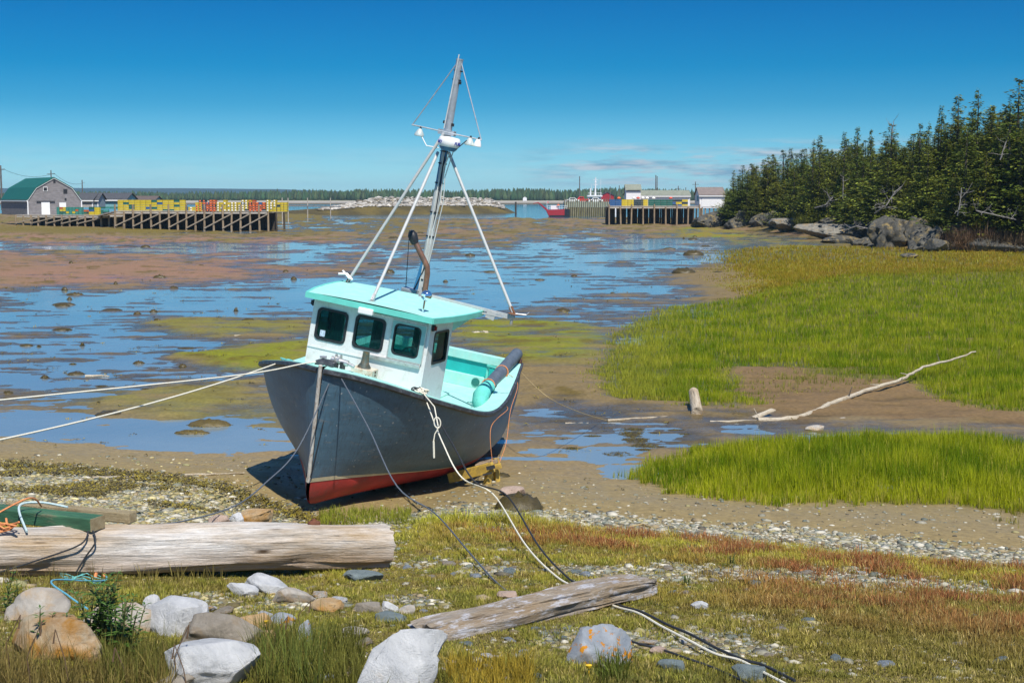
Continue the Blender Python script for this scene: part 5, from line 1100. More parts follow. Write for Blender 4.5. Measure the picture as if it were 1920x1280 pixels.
# named outlines against the sky
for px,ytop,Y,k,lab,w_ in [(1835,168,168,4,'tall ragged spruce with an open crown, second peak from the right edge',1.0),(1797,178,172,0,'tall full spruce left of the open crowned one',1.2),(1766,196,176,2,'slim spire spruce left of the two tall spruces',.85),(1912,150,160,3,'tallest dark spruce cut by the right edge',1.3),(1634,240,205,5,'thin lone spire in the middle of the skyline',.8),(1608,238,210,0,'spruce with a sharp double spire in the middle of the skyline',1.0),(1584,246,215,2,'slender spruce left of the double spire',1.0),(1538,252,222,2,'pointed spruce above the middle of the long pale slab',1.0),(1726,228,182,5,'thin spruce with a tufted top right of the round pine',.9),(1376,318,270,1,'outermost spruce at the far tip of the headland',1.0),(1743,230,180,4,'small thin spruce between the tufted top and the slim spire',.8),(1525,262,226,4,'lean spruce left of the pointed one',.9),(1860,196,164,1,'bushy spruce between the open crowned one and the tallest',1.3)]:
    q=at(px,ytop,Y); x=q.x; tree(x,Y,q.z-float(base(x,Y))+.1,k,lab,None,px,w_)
# rounder pine with a bare top and grey snags
q=at(1672,232,190); tree(q.x,190,q.z-float(base(q.x,190)),3,'rounded pine with a bare twiggy grey top',None,1,1.5,'pine_tree')
M_snag=mat('bleached_snag',(.24,.225,.21),.85,var=.3,scale=5,bmp=.3)
def snag(pts,r,n,seed,label,spread=1.5):
    r_=random.Random(seed); m=MB(); r*=.62; P=[Vector(p) for p in pts]; m.tube(P,[r*(1-.6*i/len(P)) for i in range(len(P))],6)
    for k in range(n):
        i=r_.randrange(len(P)-1); p=P[i].lerp(P[i+1],r_.random()); d=Vector((r_.uniform(-1,1),r_.uniform(-1,.3),r_.uniform(-.2,1)))*spread; e=p+d*.6; m.tube([p,e,p+d+Vector((0,0,r_.uniform(-.3,.5)))],[r*.45,r*.3,r*.15],5)
        for j in range(3):
            d2=Vector((r_.uniform(-1,1),r_.uniform(-1,.5),r_.uniform(-.3,1)))*spread*.4; m.tube([e,e+d2],[r*.22,r*.08],4)
    return tag(m.build('dead_tree',M_snag,None,True),label,'dead tree')
snag([at(1528,390,188),at(1548,384,186),at(1562,370,186)],.14,7,1,'bleached fallen snag jutting from the wood above the long slab',1.6)
snag([at(1640,400,160),at(1662,385,158),at(1678,360,158),at(1690,350,158)],.13,12,2,'tangled bleached dead limbs above the tall dark rock face',1.7)
snag([at(1582,432,178),at(1606,424,177),at(1625,428,176),at(1650,432,176)],.14,8,3,'white driftwood limbs lying on the long pale slab',1.2)
snag([at(1795,405,150),at(1800,380,150),at(1803,352,150)],.12,8,4,'grey standing dead spruce near the right edge',1.4)
snag([at(1830,395,148),at(1870,404,147),at(1905,412,146)],.12,9,5,'bare fallen limb above the dry brush at right',1.3)
snag([at(1672,262,189),at(1674,240,189),at(1676,226,189)],.10,10,6,'bare twiggy dead top rising from the round pine',1.0)
snag([at(1580,372,196),at(1581,350,196),at(1581,330,196)],.11,6,7,'thin grey dead trunk in the middle of the wood',1.2)
snag([at(1875,300,152),at(1885,270,152),at(1888,262,152)],.12,6,8,'pale forked dead trunk among the right edge spruces',1.6)
# dry brush
def brush(px0,py0,px1,py1,label,col,seed,n=900,Y=None):
    r_=np.random.default_rng(seed); g=G((px0+px1)/2,py1); Yb=g.y+1.0; w=(px1-px0)/FPX*Yb/2; h=(py1-py0)/FPX*Yb
    P=np.stack([g.x+r_.uniform(-w,w,n),Yb+r_.uniform(-1.5,2.5,n),g.z+r_.uniform(0,h*.55,n)],-1)
    o=obj('dry_brush',tuft_mesh('dry_brush',P,np.full(n,h*.55),np.full(n,.06),np.array(col)*r_.uniform(.6,1.4,(n,1)),seed,5,2,.9,2,.5),M_turf); return tag(o,label,'bush')
brush(1790,420,1870,472,'dry brown brush at the foot of the near spruces',(.20,.13,.08),71); brush(1860,430,1945,472,'dry brown brush coloured darker for shade at the right edge',(.12,.085,.05),72); brush(1330,400,1372,414,'yellow green shrub on the far ledge beside the wharf',(.15,.17,.03),73,400)  # right edge brush has its shade put into a darker brown
for i,(a,b,c_,d_) in enumerate([(1500,400,1560,432),(1600,404,1640,436),(1560,408,1610,426),(1690,398,1730,420),(1440,395,1480,412),(1740,410,1790,436)]): brush(a,b,c_,d_,['green undergrowth above the broken outcrop','green undergrowth beside the tall rock face','green undergrowth behind the long slab','green undergrowth on top of the split pillar','green undergrowth by the far outcrop','green undergrowth over the broad dark rock'][i],(.10,.11,.02),80+i,320)
# ------------------------------------------------------------------ lobster traps
def trap_mat(name,c):
    m,nt,bs=newmat(name); v=coords(nt); b=nd(nt,'ShaderNodeTexBrick'); b.offset=0; b.inputs['Scale'].default_value=9; b.inputs['Mortar Size'].default_value=.035; b.inputs['Brick Width'].default_value=1; b.inputs['Row Height'].default_value=1
    dk=tuple(x*.35 for x in c); b.inputs['Color1'].default_value=(*dk,1); b.inputs['Color2'].default_value=(*tuple(x*.45 for x in c),1); b.inputs['Mortar'].default_value=(*c,1); nt.links.new(v,b.inputs['Vector'])
    n=ntex(nt,v,1.5,3); nt.links.new(mixc(nt,.6,b.outputs[0],ramp(nt,n,[(.3,tuple(x*.6 for x in c)),(.7,c)])),bs.inputs['Base Color']); bs.inputs['Roughness'].default_value=.6; return m
TC=dict(yellow=(.78,.60,.03),green=(.02,.16,.12),blue=(.04,.14,.36),orange=(.62,.14,.03),dark=(.03,.06,.07),teal=(.06,.32,.26),buoy_orange=(.75,.16,.04),buoy_white=(.78,.76,.70))
TM={k:trap_mat('trap_'+k,c) for k,c in TC.items() if 'buoy' not in k}; TB={k:mat(k,TC[k],.5,var=.1,bmp=0) for k in TC if 'buoy' in k}
def trap_mesh(L,D,H_,buoy=None):
    m=MB(); m.box((0,0,H_/2),(L*.97,D*.97,H_*.94)); t=.035
    for sx_ in (-1,1):
        for sy2 in (-1,1): m.box((sx_*(L/2-t/2),sy2*(D/2-t/2),H_/2),(t,t,H_))
    for z in (t/2,H_-t/2):
        for s_ in (-1,1): m.box((0,s_*(D/2-t/2),z),(L-2*t,t,t)); m.box((s_*(L/2-t/2),0,z),(t,D-2*t,t))
    m.box((0,-D/2,H_/2),(t,t*.6,H_-2*t)); m.mi=0
    if buoy:
        m.mi=1; m.lathe([(0,-.05),(.10,-.05),(.15,.0),(.15,.09),(.09,.15),(0,.16)],10,(0,-D/2+.03,H_*.5),Matrix.Rotation(R(90),3,'X'))
    return m.mesh('lobster_trap')
_tm={}
def trap(x,y,z,colr,end=False,buoy=None,where='',rz=0):
    key=(colr,end,buoy)
    if key not in _tm:
        me=trap_mesh(.52 if end else .98,.98 if end else .52,.37,buoy); me.materials.append(TM[colr]); 
        if buoy: me.materials.append(TB[buoy])
        _tm[key]=me
    o=bpy.data.objects.new('lobster_trap',_tm[key]); COL.objects.link(o); o.location=(x,y,z); o.rotation_euler=(0,0,rz)
    b=f' holding {"an orange" if buoy=="buoy_orange" else "a white"} buoy' if buoy else ''
    return tag(o,f'{colr} wire lobster trap{b} stacked {where}','lobster trap',f'lobster traps {where}')
# ------------------------------------------------------------------ wharves
M_pile=mat('wharf_pile',(.30,.225,.145),.85,var=.4,scale=2,stretch=(2,2,.4),bmp=.4,dirt=(.06,.05,.04),dirt_amt=.5,dscale=1.2)
M_piled=mat('dark_pile',(.06,.048,.036),.8,var=.4,scale=2)  # darker brown timber for the back piles, cribbing and channel marker
M_deck=mat('wharf_deck',(.42,.38,.33),.8,var=.25,scale=2)
M_beamd=mat('wharf_beam',(.30,.25,.19),.85,var=.3,scale=2)
def wharf(name,label,A,B,depth,dz,bent,posts_up,rows=3,braces=True,seed=1,backvec=None,dark=True,brdir=1):
    """deck from A to B along its front (world xy), deck height dz"""
    r_=random.Random(seed); root=thing(name,label,'wharf',(A[0],A[1],0)); a=Vector((0,0,0)); d=Vector((B[0]-A[0],B[1]-A[1],0)); L=d.length; x=d.normalized(); y=Vector((-x.y,x.x,0))
    if y.y<0: y=-y
    rot=Matrix((x,y,Vector((0,0,1)))).transposed()
    MB().box(a+d/2+y*depth/2+Vector((0,0,dz-.08)),(L,depth,.16),rot).build('deck',M_deck,root)
    MB().box(a+d/2-y*.08+Vector((0,0,dz-.22)),(L,.14,.30),rot).box(a+d/2-y*.05+Vector((0,0,dz+.10)),(L,.18,.14),rot).build('edge_beam',M_deck,root)
    n=int(round(L/bent)); pm={}
    for i in range(n+1):
        for r in range(rows):
            p=a+x*(L*i/n)+y*(-.28+r*depth/(max(rows-1,1))); gx,gy=A[0]+p.x,A[1]+p.y; g=float(base(gx,gy)); up=(posts_up if i%2==0 else .0) if r==0 else -.2
            o=MB().tube([p+Vector((r_.uniform(-.12,.12),0,g-.6)),p+Vector((0,0,dz+up))],[.20 if r==0 else .19,.16],8).build('pile',M_pile if r==0 else M_piled,root,True)
    if rows>1:   # dark cribbing well under the deck
        for i in range(n):
            p=a+x*(L*(i+.30)/n)+y*depth*.55; g=float(base(A[0]+p.x,A[1]+p.y)); MB().box(p+Vector((0,0,(g-.5+dz-.3)/2)),(L/n*.80,.35,dz-.3-g+.5),rot).build('crib_wall',M_piled,root)
    if braces:
        k=0
        while k+3<=n:
            p=a+x*(L*k/n)-y*.5; q=a+x*(L*min(k+3,n)/n)-y*.5; g=float(base(A[0]+p.x,A[1]+p.y)); z0,z1=(g+.5,dz-.4) if brdir>0 else (dz-.4,g+.5)
            MB().bar(p+Vector((0,0,z0)),q+Vector((0,0,z1)),.10,.20).build('brace',M_beamd,root); k+=2
    return root,x,y,L
DL=248.; zl=CH-(396.5-HOR)*DL/FPX
def Lx(px,D=DL): return (px-960)/FPX*D
lw,lx,ly,LL=wharf('wharf','long left timber wharf on dark piles stacked with lobster traps',(Lx(214),DL+2),(Lx(509),DL-2),9,zl,1.62,1.25,3)
zl2=CH-(404-HOR)*262/FPX
wharf('wharf','lower timber landing in front of the shingled barn',(Lx(28,264),266),(Lx(212,258),257),8,zl2,1.8,.1,2,True,3)
mb=MB()
MB().prism([Vector((Lx(188,258),256,zl2-.1)),Vector((Lx(215,250),251,zl-.1)),Vector((Lx(215,250),254,zl-.1)),Vector((Lx(188,258),259,zl2-.1))],(0,0,.2)).build('wharf_ramp',M_deck); tag(bpy.data.objects['wharf_ramp'],'grey plank ramp joining the barn landing to the left wharf','ramp')
tr_=random.Random(4)
where='on the left wharf'
x0=Lx(216); 
for c in range(12):
    for lv in range(5 if c not in (6,) else 5):
        if lv==4 and tr_.random()<.25: continue
        colr=tr_.choice(['yellow']*7+['green','green','blue']); trap(x0+.6+c*1.02,DL+2.6-c*.14,zl+.01+lv*.405,colr,False,None,where,-.14)
cols_=['yellow']+['dark']*0
seqs=[('yellow','buoy_orange',2),('orange','buoy_orange',4),('yellow','buoy_white',3),('yellow','buoy_white',3),('yellow','buoy_white',3),('orange','buoy_orange',5),('yellow','buoy_white',3),('yellow',None,3)]
x=x0+14.6
for colr,bu,nc in seqs:
    for c in range(nc):
        hgt=5 if tr_.random()<.7 else 6
        for lv in range(hgt-1):
            cc_=colr if tr_.random()<.85 else tr_.choice(['yellow','dark','blue']); trap(x,DL+2.2-(x-x0)*.14,zl+.01+lv*.405,cc_,True,bu if tr_.random()<.8 else None,where,-.14)
        x+=.60
    x+=.10
for k in range(3):
    for lv in range(2): trap(Lx(347)+k*1.0,DL+1.6,zl+.01+lv*.405,['blue','yellow','yellow'][k],False,'buoy_white' if k<2 else None,where,-.14)
w2='on the barn landing'
for c in range(8):
    for lv in range(4): trap(Lx(112,262)+c*.60,262.8-.4*c*.2,zl2+.01+lv*.39,'teal' if tr_.random()<.75 else tr_.choice(['yellow','orange','green']),True,None,w2,-.2)
for c in range(2):
    for lv in range(4): trap(Lx(169,259)+.5+c*1.02,259.5,zl2+.01+lv*.38,[['yellow','yellow'],['yellow','yellow'],['blue','yellow'],['green','yellow']][lv][c],False,None,w2,-.2)
for c in range(5):
    for lv in range(2): trap(Lx(159,264)+c*1.0,265,zl2+.3+lv*.38,tr_.choice(['orange','green','dark','teal']),False,None,w2,-.1)
for c in range(6):
    for lv in range(1): trap(Lx(182,270)+c*1.0,268,zl2+1.2+lv*.38,tr_.choice(['teal','green','dark']),False,None,w2,-.1)
# right wharf
zr=CH-(387.5-HOR)*300/FPX
def Rp(px,D): return ((px-960)/FPX*D,D)
ra=Rp(1141,303); rb_=Rp(1310,303)
wharf('wharf','right timber wharf on tall piles beside the headland, stacked with traps',ra,rb_,10,zr,2.45,.55,3,False,5,brdir=-1)
rd=Vector((rb_[0]-ra[0],rb_[1]-ra[1],0)); rL=rd.length; rdn=rd.normalized(); rn=Vector((-rdn.y,rdn.x,0)); 
if rn.y<0: rn=-rn
ang=math.atan2(rdn.y,rdn.x); w3='on the right wharf'
def rt(s,lv,c,end,bu=None,off=1.0):
    p=Vector((ra[0],ra[1],0))+rdn*s+rn*off; o=trap(p.x,p.y,zr+.01+lv*.505,c,end,bu,w3,ang); o.scale=(1.28,1.2,1.33)
def s_of(px): # distance along the wharf at picture column
    ts=np.linspace(0,1,600); P=[(ra[0]+rd.x*t,ra[1]+rd.y*t) for t in ts]; X=[960+FPX*p[0]/p[1] for p in P]; return float(np.interp(px,X,ts))*rL
for (p0,p1,c,end,lv,bu) in [(1145,1163,'blue',False,4,None),(1168,1185,'yellow',True,4,None),(1186,1205,'dark',True,4,None),(1206,1216,'yellow',True,4,None),(1218,1256,'green',True,4,None),(1258,1288,None,False,4,None)]:
    s=s_of(p0)+.3; e=s_of(p1)
    while s<e:
        for l in range(3): rt(s,l,c or tr_.choice(['yellow','yellow','blue','dark']),False)
        s+=1.30
M_or=mat('red_float',(.6,.08,.04),.5,var=.2)
for px,c_ in ((1196,M_or),(1257,M_or),(1188,TB['buoy_white']),(1205,TB['buoy_white']),(1213,TB['buoy_white']),(1160,TB['buoy_orange']),(1225,TB['buoy_white'])):
    s=s_of(px); p=Vector((ra[0],ra[1],zr+1.58))+rdn*s+rn*1.0; o=MB().lathe([(0,-.0),(.22,.02),(.42,.14),(.36,.34),(.16,.46),(0,.5)],12,p).build('float',c_,None,True); tag(o,('red' if c_ is M_or else 'orange' if c_ is TB['buoy_orange'] else 'white')+' float lying on top of the right wharf traps','float','floats on the right wharf')
# ------------------------------------------------------------------ buildings
M_shake=mat('grey_shingles',(.21,.20,.21),.9,var=.35,scale=1.2,stretch=(1,1,3),bmp=.4,bd=.05,dirt=(.20,.19,.19),dirt_amt=.6,dscale=1.5)
M_groof=mat('green_roof',(.010,.11,.075),.5,var=.15,scale=.8,bmp=.1)
M_wtrim=mat('white_trim',(.74,.75,.76),.6,var=.05); M_wwall=mat('white_clapboard',(.74,.74,.76),.6,var=.05,scale=1)
M_groofd=mat('dark_shingle_roof',(.065,.07,.08),.85,var=.3,scale=2); M_brroof=mat('brown_grey_roof',(.20,.165,.15),.85,var=.2,scale=1.5); M_mossroof=mat('mossy_roof',(.22,.24,.19),.85,var=.25,scale=1)
M_hole=mat('dark_opening',(.02,.02,.025),.4,bmp=0)
# gambrel barn
bx,by=Lx(63,268),266.; th=R(20)  # gable faces right towards the shore
barn=thing('barn','grey shingled barn with a green gambrel roof and white trim','barn',(bx,by,zl2),th); gw=9.6; Hh_=6.9; ev=2.75
gp=[(0,0),(0,ev),(1.55,ev+2.25),(gw/2,Hh_),(gw-1.55,ev+2.25),(gw,ev),(gw,0)]; BL=20
MB().prism([(x,0,z) for x,z in gp],(-4.5,BL,0)).build('wall',M_shake,barn)
m_=MB(); 
for i in range(1,5):
    a,b=gp[i],gp[i+1]
    if i in (1,2,3,4):
        p=[Vector((a[0],-.25,a[1]+.06)),Vector((b[0],-.25,b[1]+.06)),Vector((b[0]-4.6,BL+.2,b[1]+.06)),Vector((a[0]-4.6,BL+.2,a[1]+.06))]; m_.prism(p,(0,0,.14))
m_.build('roof',M_groof,barn)
m_=MB()
for i in range(0,6):
    a,b=gp[i],gp[i+1]; k=.0
    m_.bar((a[0],-.12 if 0<i<5 else -.06,a[1]+(.03 if 0<i<5 else 0)),(b[0],-.12 if 0<i<5 else -.06,b[1]+(.03 if 0<i<5 else 0)),.19,.16,(0,1,0))
m_.bar((0-.1,0,ev-.1),(-4.6,BL,ev-.1),.2,.22); m_.build('trim',M_wtrim,barn)
MB().box((3.15,-.08,1.25),(1.5,.14,2.5)).build('door',M_wtrim,barn); MB().box((3.2,-.16,2.62),(3.3,.2,.14)).build('door_rail',M_groofd,barn); MB().box((6.2,-.08,1.2),(1.2,.12,2.3)).build('door',M_wtrim,barn)
for x,z,s in ((3.2,4.85,.62),(4.85,6.3,.34),(6.75,4.5,.6),(6.75,3.0,.28)):
    q=MB().box((x,-.05,z),(s*1.25,.10,s*1.35)).build('window',M_wtrim if s>.5 and x<5 else M_groofd,barn); MB().box((x,-.09,z),(s,.06,s*1.05)).build('pane',M_hole,q)
def shed(name,label,px0,px1,y_eave,y_ridge,y_base,D,wall,roofm,ridge_inset=0,depth=6,trim=True,gable=None,cat='shed'):
    x0_,x1_=Lx(px0,D),Lx(px1,D); zz=lambda py:CH+(HOR-py)*D/FPX; zb=zz(y_base)-.4; ze=zz(y_eave); zr_=zz(y_ridge)+.15
    root=thing(name,label,cat,(x0_,D,zb)); w_=x1_-x0_
    poly=[(0,0),(0,ze-zb),(depth/2,zr_-zb-.1),(depth,ze-zb),(depth,0)]; MB().prism([(0,y,z) for y,z in poly],(w_,0,0)).build('wall',wall,root)
    s=(zr_-ze)/(depth/2); m=MB(); m.prism([(-.25,-.45,ze-zb-.45*s*.6),(w_+.25,-.45,ze-zb-.45*s*.6),(w_+.25,depth/2,zr_-zb),(-.25,depth/2,zr_-zb)],(0,0,.12)); m.prism([(-.25,depth+.45,ze-zb-.45*s*.6),(w_+.25,depth+.45,ze-zb-.45*s*.6),(w_+.25,depth/2,zr_-zb),(-.25,depth/2,zr_-zb)],(0,0,.12)); m.build('roof',roofm,root)
    if trim: MB().box((w_/2,-.36,ze-zb-.22),(w_+.4,.12,.34)).build('fascia',M_wtrim,root); MB().box((.08,-.04,(ze-zb)/2),(.2,.1,ze-zb)).box((w_-.08,-.04,(ze-zb)/2),(.2,.1,ze-zb)).build('corner_board',M_wtrim,root)
    if gable:
        MB().box((w_*gable,-.05,(ze-zb)*.45),(.9,.12,1.9)).build('door',M_wtrim,root)
    return root
M_gwall=mat('grey_clapboard',(.36,.35,.34),.8,var=.2); M_twall=mat('teal_wall',(.16,.36,.40),.7,var=.15)
sh=shed('shed','small grey shed with a peaked dark roof beside the barn',148,178,374,364,385,285,M_gwall,M_groofd,depth=7)
z0=CH+(HOR-385)*285/FPX-.4
g_=shed('shed','blue grey gabled shed end next to the small grey shed',176,188,374,364,386,286,mat('blue_grey_clap',(.22,.30,.36),.7,var=.1),M_groofd,depth=5)
shed('store_shed','long low store with a dark roof and white fascia behind the traps',186,241,373.5,364,384,300,M_twall,M_groofd,depth=8)
shed('store_shed','low teal walled store with a weathered roof behind the left wharf',240,292,377,369.5,384,320,M_twall,mat('brown_roof',(.11,.085,.075),.8,var=.2),depth=8,trim=False)
shed('fish_house','long low building with a mossy grey roof behind the right wharf',1174,1292,366.5,358.5,384,380,M_wwall,M_mossroof,depth=9,cat='building')
tw=shed('watch_tower','white two storey tower with a grey roof and a band of windows',1173,1200,356,347.5,386,378,M_wwall,M_mossroof,depth=5,trim=False,cat='building')
D=378; w_=Lx(1200,D)-Lx(1173,D); zb=CH+(HOR-386)*D/FPX-.4
MB().box((w_*.5,-.05,CH+(HOR-357)*D/FPX-zb),(w_*.86,.1,.35)).build('window_band',mat('navy_window',(.02,.08,.16),.2,bmp=0),tw)
ws=shed('white_shed','white shed with a brown grey roof at the end of the right wharf',1310,1356,365.5,353,387,322,M_wwall,M_brroof,depth=8,cat='shed')
MB().box((.6,.0,(CH+(HOR-388)*322/FPX)-ws.location.z-1.8),(.0+.3,.3,3.4)).build('stilt',M_pile,ws)
m_=0
for k in range(6): MB().tube([(.4+k*.95,.3,-3.2),(.4+k*.95,.3,.3)],.15,7).build('stilt',M_pile,ws,True)
MB().box((2.8,-.05,1.6),(4.6,.06,2.6)).build('big_door',M_wtrim,ws)
MB().box((-.06,3,2.2),(.1,2,1.2)).build('side_panel',M_twall,ws)
# pier with fender piles, boats alongside
PD=446.; zp=CH+(HOR-379)*PD/FPX
pier=thing('pier','tall concrete and timber pier with close set fender piles','pier',(Lx(1058,PD),PD,0)); PL=Lx(1150,PD)-Lx(1058,PD)
MB().box((PL/2,5,(zp-1)/2-.6),(PL,10,zp-1.6+1.0)).build('wall',mat('weedy_wall',(.19,.18,.07),.9,var=.5,scale=1,stretch=(2,2,.3),dirt=(.03,.03,.02),dirt_amt=.6,dscale=.8),pier); MB().box((PL/2,4.94,zp-.75),(PL,10,1.7)).build('parapet',mat('pale_green_concrete',(.36,.42,.33),.8,var=.25,scale=.8),pier)
for k in range(24): MB().tube([(PL*k/23,-.25,-1.2),(PL*k/23+.02,-.25,zp+1.0)],.17,7).build('fender_pile',mat('fender_pile',(.25,.22,.15),.85,var=.4,scale=1,stretch=(1,1,.4),dirt=(.07,.065,.03),dirt_amt=.6) if k==0 else bpy.data.materials['fender_pile'],pier,True)
def car(px,D,z,col,label,cat='car',truck=False):
    x=Lx(px,D); root=thing('parked_car' if not truck else 'pickup_truck',label,cat,(x,D,z)); pm=mat('car_paint',col,.25,var=.03,bmp=0)
    prof=[(-2.2,.3),(-2.2,.85),(-1.3,.95),(-.8,1.5),(.7,1.5),(1.3,.98),(2.2,.85),(2.2,.3)] if not truck else [(-2.6,.4),(-2.6,1.05),(-1.5,1.1),(-1.0,1.8),(.4,1.8),(.6,1.1),(2.6,1.1),(2.6,.4)]
    MB().prism([(a,-.85,b) for a,b in prof],(0,1.7,0)).build('body',pm,root,bevel=.06)
    MB().box((-.05 if not truck else -.3,-.86,1.22 if not truck else 1.45),(1.5 if not truck else 1.1,.03,.34)).build('window',M_hole,root)
    for wx_ in (-1.4,1.4): MB().lathe([(0,-.12),(.33,-.12),(.34,0),(.33,.12),(0,.12)],14,(wx_,-.78,.33),Matrix.Rotation(R(90),3,'X')).build('wheel',M_black,root,True)
    return root
car(1091,452,zp-.1,(.55,.02,.02),'red pickup truck parked on the pier','pickup truck',True); car(1116,450,zp-.1,(.75,.76,.78),'white car parked on the pier'); car(1073,451,zp-.1,(.65,.66,.66),'pale car at the seaward end of the pier')
# red landing barge
M_bred=mat('barge_red',(.34,.02,.03),.5,var=.15); barge=thing('landing_barge','red landing barge with its bow ramp raised beside the pier','barge',(Lx(1045,440),440,WZ))
MB().prism([(-2.6,-2,.0),(-3.6,-2,2.1),(3.6,-2,2.4),(3.6,-2,0)],(0,5,0)).build('hull',M_bred,barge); MB().prism([(-2.4,-2.02,.0),(-2.7,-2.02,.5),(3.62,-2.02,.5),(3.62,-2.02,0)],(0,5.04,0)).build('waterline_band',M_black,barge)
MB().prism([(-2.2,-1.9,.9),(-3.2,-1.9,1.6),(-6.0,-1.9,4.25),(-7.5,-1.9,4.0),(-7.5,-1.9,4.15),(-5.9,-1.9,4.5),(-3.0,-1.9,2.3)],(0,4.8,0)).build('bow_ramp',M_bred,barge)
m_=MB(); 
for k in range(9): m_.bar((-3.2+k*.75,-1.9,2.2),(-3.2+k*.75,-1.9,3.4),.07)
m_.bar((-3.2,-1.9,3.4),(2.9,-1.9,3.4),.09).bar((-3.2,-1.9,2.8),(2.9,-1.9,2.8),.08).box((-1.0,.8,2.9),(2.2,1.4,1.2)).build('railing',M_wtrim,barge); MB().tube([(-3.3,-1.5,2.2),(-3.3,-1.5,5.0)],.06,6).build('flagpole',M_wtrim,barge)
MB().box((-3.05,-1.5,4.5),(.5,.03,.5)).build('flag',mat('flag_red',(.6,.2,.2),.8),barge); MB().tube([(.2,0,2.2),(.2,0,4.4)],.05,6).lathe([(.5,0),(.45,.3),(0,.4)],10,(.2,0,3.4)).build('orange_liferaft',TB['buoy_orange'],barge,True)
MB().box((2.9,-1.9,1.2),(1.6,.3,2.4)).build('fender_board',M_black,barge)
# white vessel behind the pier
vs_=thing('fishing_vessel','white fishing vessel with a tall mast moored behind the pier','boat',(Lx(1114,470),470,WZ)); 
MB().prism([(-8,-2.4,0),(-9.5,-2.4,3.2),(7,-2.4,3),(7,-2.4,0)],(0,5,0)).build('hull',M_wwall,vs_); zc=CH+(HOR-367)*470/FPX-WZ
MB().box((0,0,zc-2.4),(4.2,3.4,3.6)).build('wheelhouse',M_wwall,vs_); MB().box((0,0,zc-.1),(4.9,4.2,.45)).build('wheelhouse_roof',M_wtrim,vs_); MB().box((0,-1.72,zc-1.2),(3.8,.1,.8)).build('window',M_hole,vs_)
m_=MB()
for k in range(9): m_.bar((-2.2+k*.55,-1.9,zc),(-2.2+k*.55,-1.9,zc+.95),.07)
m_.bar((-2.2,-1.9,zc+.95),(2.2,-1.9,zc+.95),.08); m_.build('railing',M_wtrim,vs_)
MB().tube([(0.2,0,zc),(0.35,0,zc+6.0)],[.3,.16],8).bar((-.5,0,zc+5.2),(1.1,0,zc+5.2),.12).bar((-.3,0,zc+3.6),(1.0,0,zc+3.6),.12).box((.3,0,zc+4.4),(.7,.5,.3)).build('mast',M_wtrim,vs_)
MB().tube([(-1.4,0,zc),(-1.4,0,zc+2.4)],.2,8).build('funnel',M_wtrim,vs_,True); MB().tube([(2.0,0,zc),(2.0,0,zc+5.4)],.05,6).tube([(-1.0,0,zc),(-1.0,0,zc+3.6)],.05,6).build('aerial',M_wtrim,vs_)
# poles
M_polew=mat('pole_wood',(.13,.12,.115),.9,var=.3)
def upole(px,ytop,ybase,D,label,arm=True,r=.16,box=False):
    x=Lx(px,D); zt=CH+(HOR-ytop)*D/FPX; zb=CH+(HOR-ybase)*D/FPX; root=thing('utility_pole',label,'utility pole',(x,D,zb)); h=zt-zb
    MB().tube([(0,0,-1),(0,0,h)],[r,r*.75],7).build('post',M_polew,root,True)
    if arm: MB().bar((-.9,0,h-.8),(.9,0,h-.8),.12).build('crossarm',M_polew,root)
    if box: MB().lathe([(0,0),(.28,0),(.28,.9),(0,.95)],10,(-.5,-.1,h-3.2)).build('transformer',mat('transformer_grey',(.35,.36,.38),.5),root,True)
    return root
upole(8,311,385,300,'utility pole with a transformer at the left edge behind the barn',True,.22,True); upole(101.5,320,385,310,'utility pole rising behind the barn ridge',True); upole(159,338,385,340,'bare pole right of the barn',False)
upole(1086,331,380,470,'tall dark pole standing on the pier',False,.2); upole(1143,350,380,470,'short pole at the landward end of the pier',False); upole(1160,348,384,400,'pole left of the white tower',False); upole(1228,329,384,420,'tall twin pole behind the mossy roofed building',False,.2); upole(1230.5,331,384,421,'second of the close twin poles behind the mossy roofed building',False,.15); upole(1270,349,384,430,'short pole near the end of the mossy roof',True); upole(1302,341,384,400,'pole with a crossarm left of the white shed',True); upole(1284,352,384,440,'low pole between the mossy building and the white shed',False)
def wire(a,b,sag,label): 
    P=[a.lerp(b,t)-Vector((0,0,sag*4*t*(1-t))) for t in np.linspace(0,1,16)]; tag(MB().tube(P,.03,4).build('power_line',M_black),label,'power line')
wire(at(8,318,300),at(101.5,325,310),1.1,'sagging power line between the two poles above the barn'); wire(at(101.5,325,310),at(159,342,340),1.2,'power line from the ridge pole down to the bare pole'); wire(at(-60,305,290),at(8,318,300),.8,'power line running off the left edge')
o=MB().tube([(Lx(967,500),500,WZ-1),(Lx(967,500),500,CH+(HOR-378.5)*500/FPX)],.32,8).build('channel_marker',M_piled,None,True); tag(o,'dark marker pile standing in the channel off the breakwater','pile')
# small buildings and a railing on far shores
tag(MB().box((Lx(984,1480),1480,CH+(HOR-374)*1480/FPX),(4,4,3)).prism([(Lx(984,1480)-2.1,1478,CH+(HOR-374)*1480/FPX+1.5),(Lx(984,1480)+2.1,1478,CH+(HOR-374)*1480/FPX+1.5),(Lx(984,1480),1478,CH+(HOR-374)*1480/FPX+2.6)],(0,4,0)).build('cottage',M_wwall),'tiny white cottage on the far shore','cottage')
rc=thing('red_shed','small red shed with a white side behind the pier','shed',(Lx(1138,480),480,zp-1)); MB().prism([(-2.2,0,0),(-2.2,0,3.1),(0,0,4.2),(2.2,0,3.1),(2.2,0,0)],(0,4,0)).build('wall',M_bred,rc); MB().prism([(-2.4,-.2,3.0),(0,-.2,4.15),(0,-.2,4.35),(-2.4,-.2,3.2)],(0,4.4,0)).prism([(2.4,-.2,3.0),(0,-.2,4.15),(0,-.2,4.35),(2.4,-.2,3.2)],(0,4.4,0)).build('roof',M_groofd,rc)
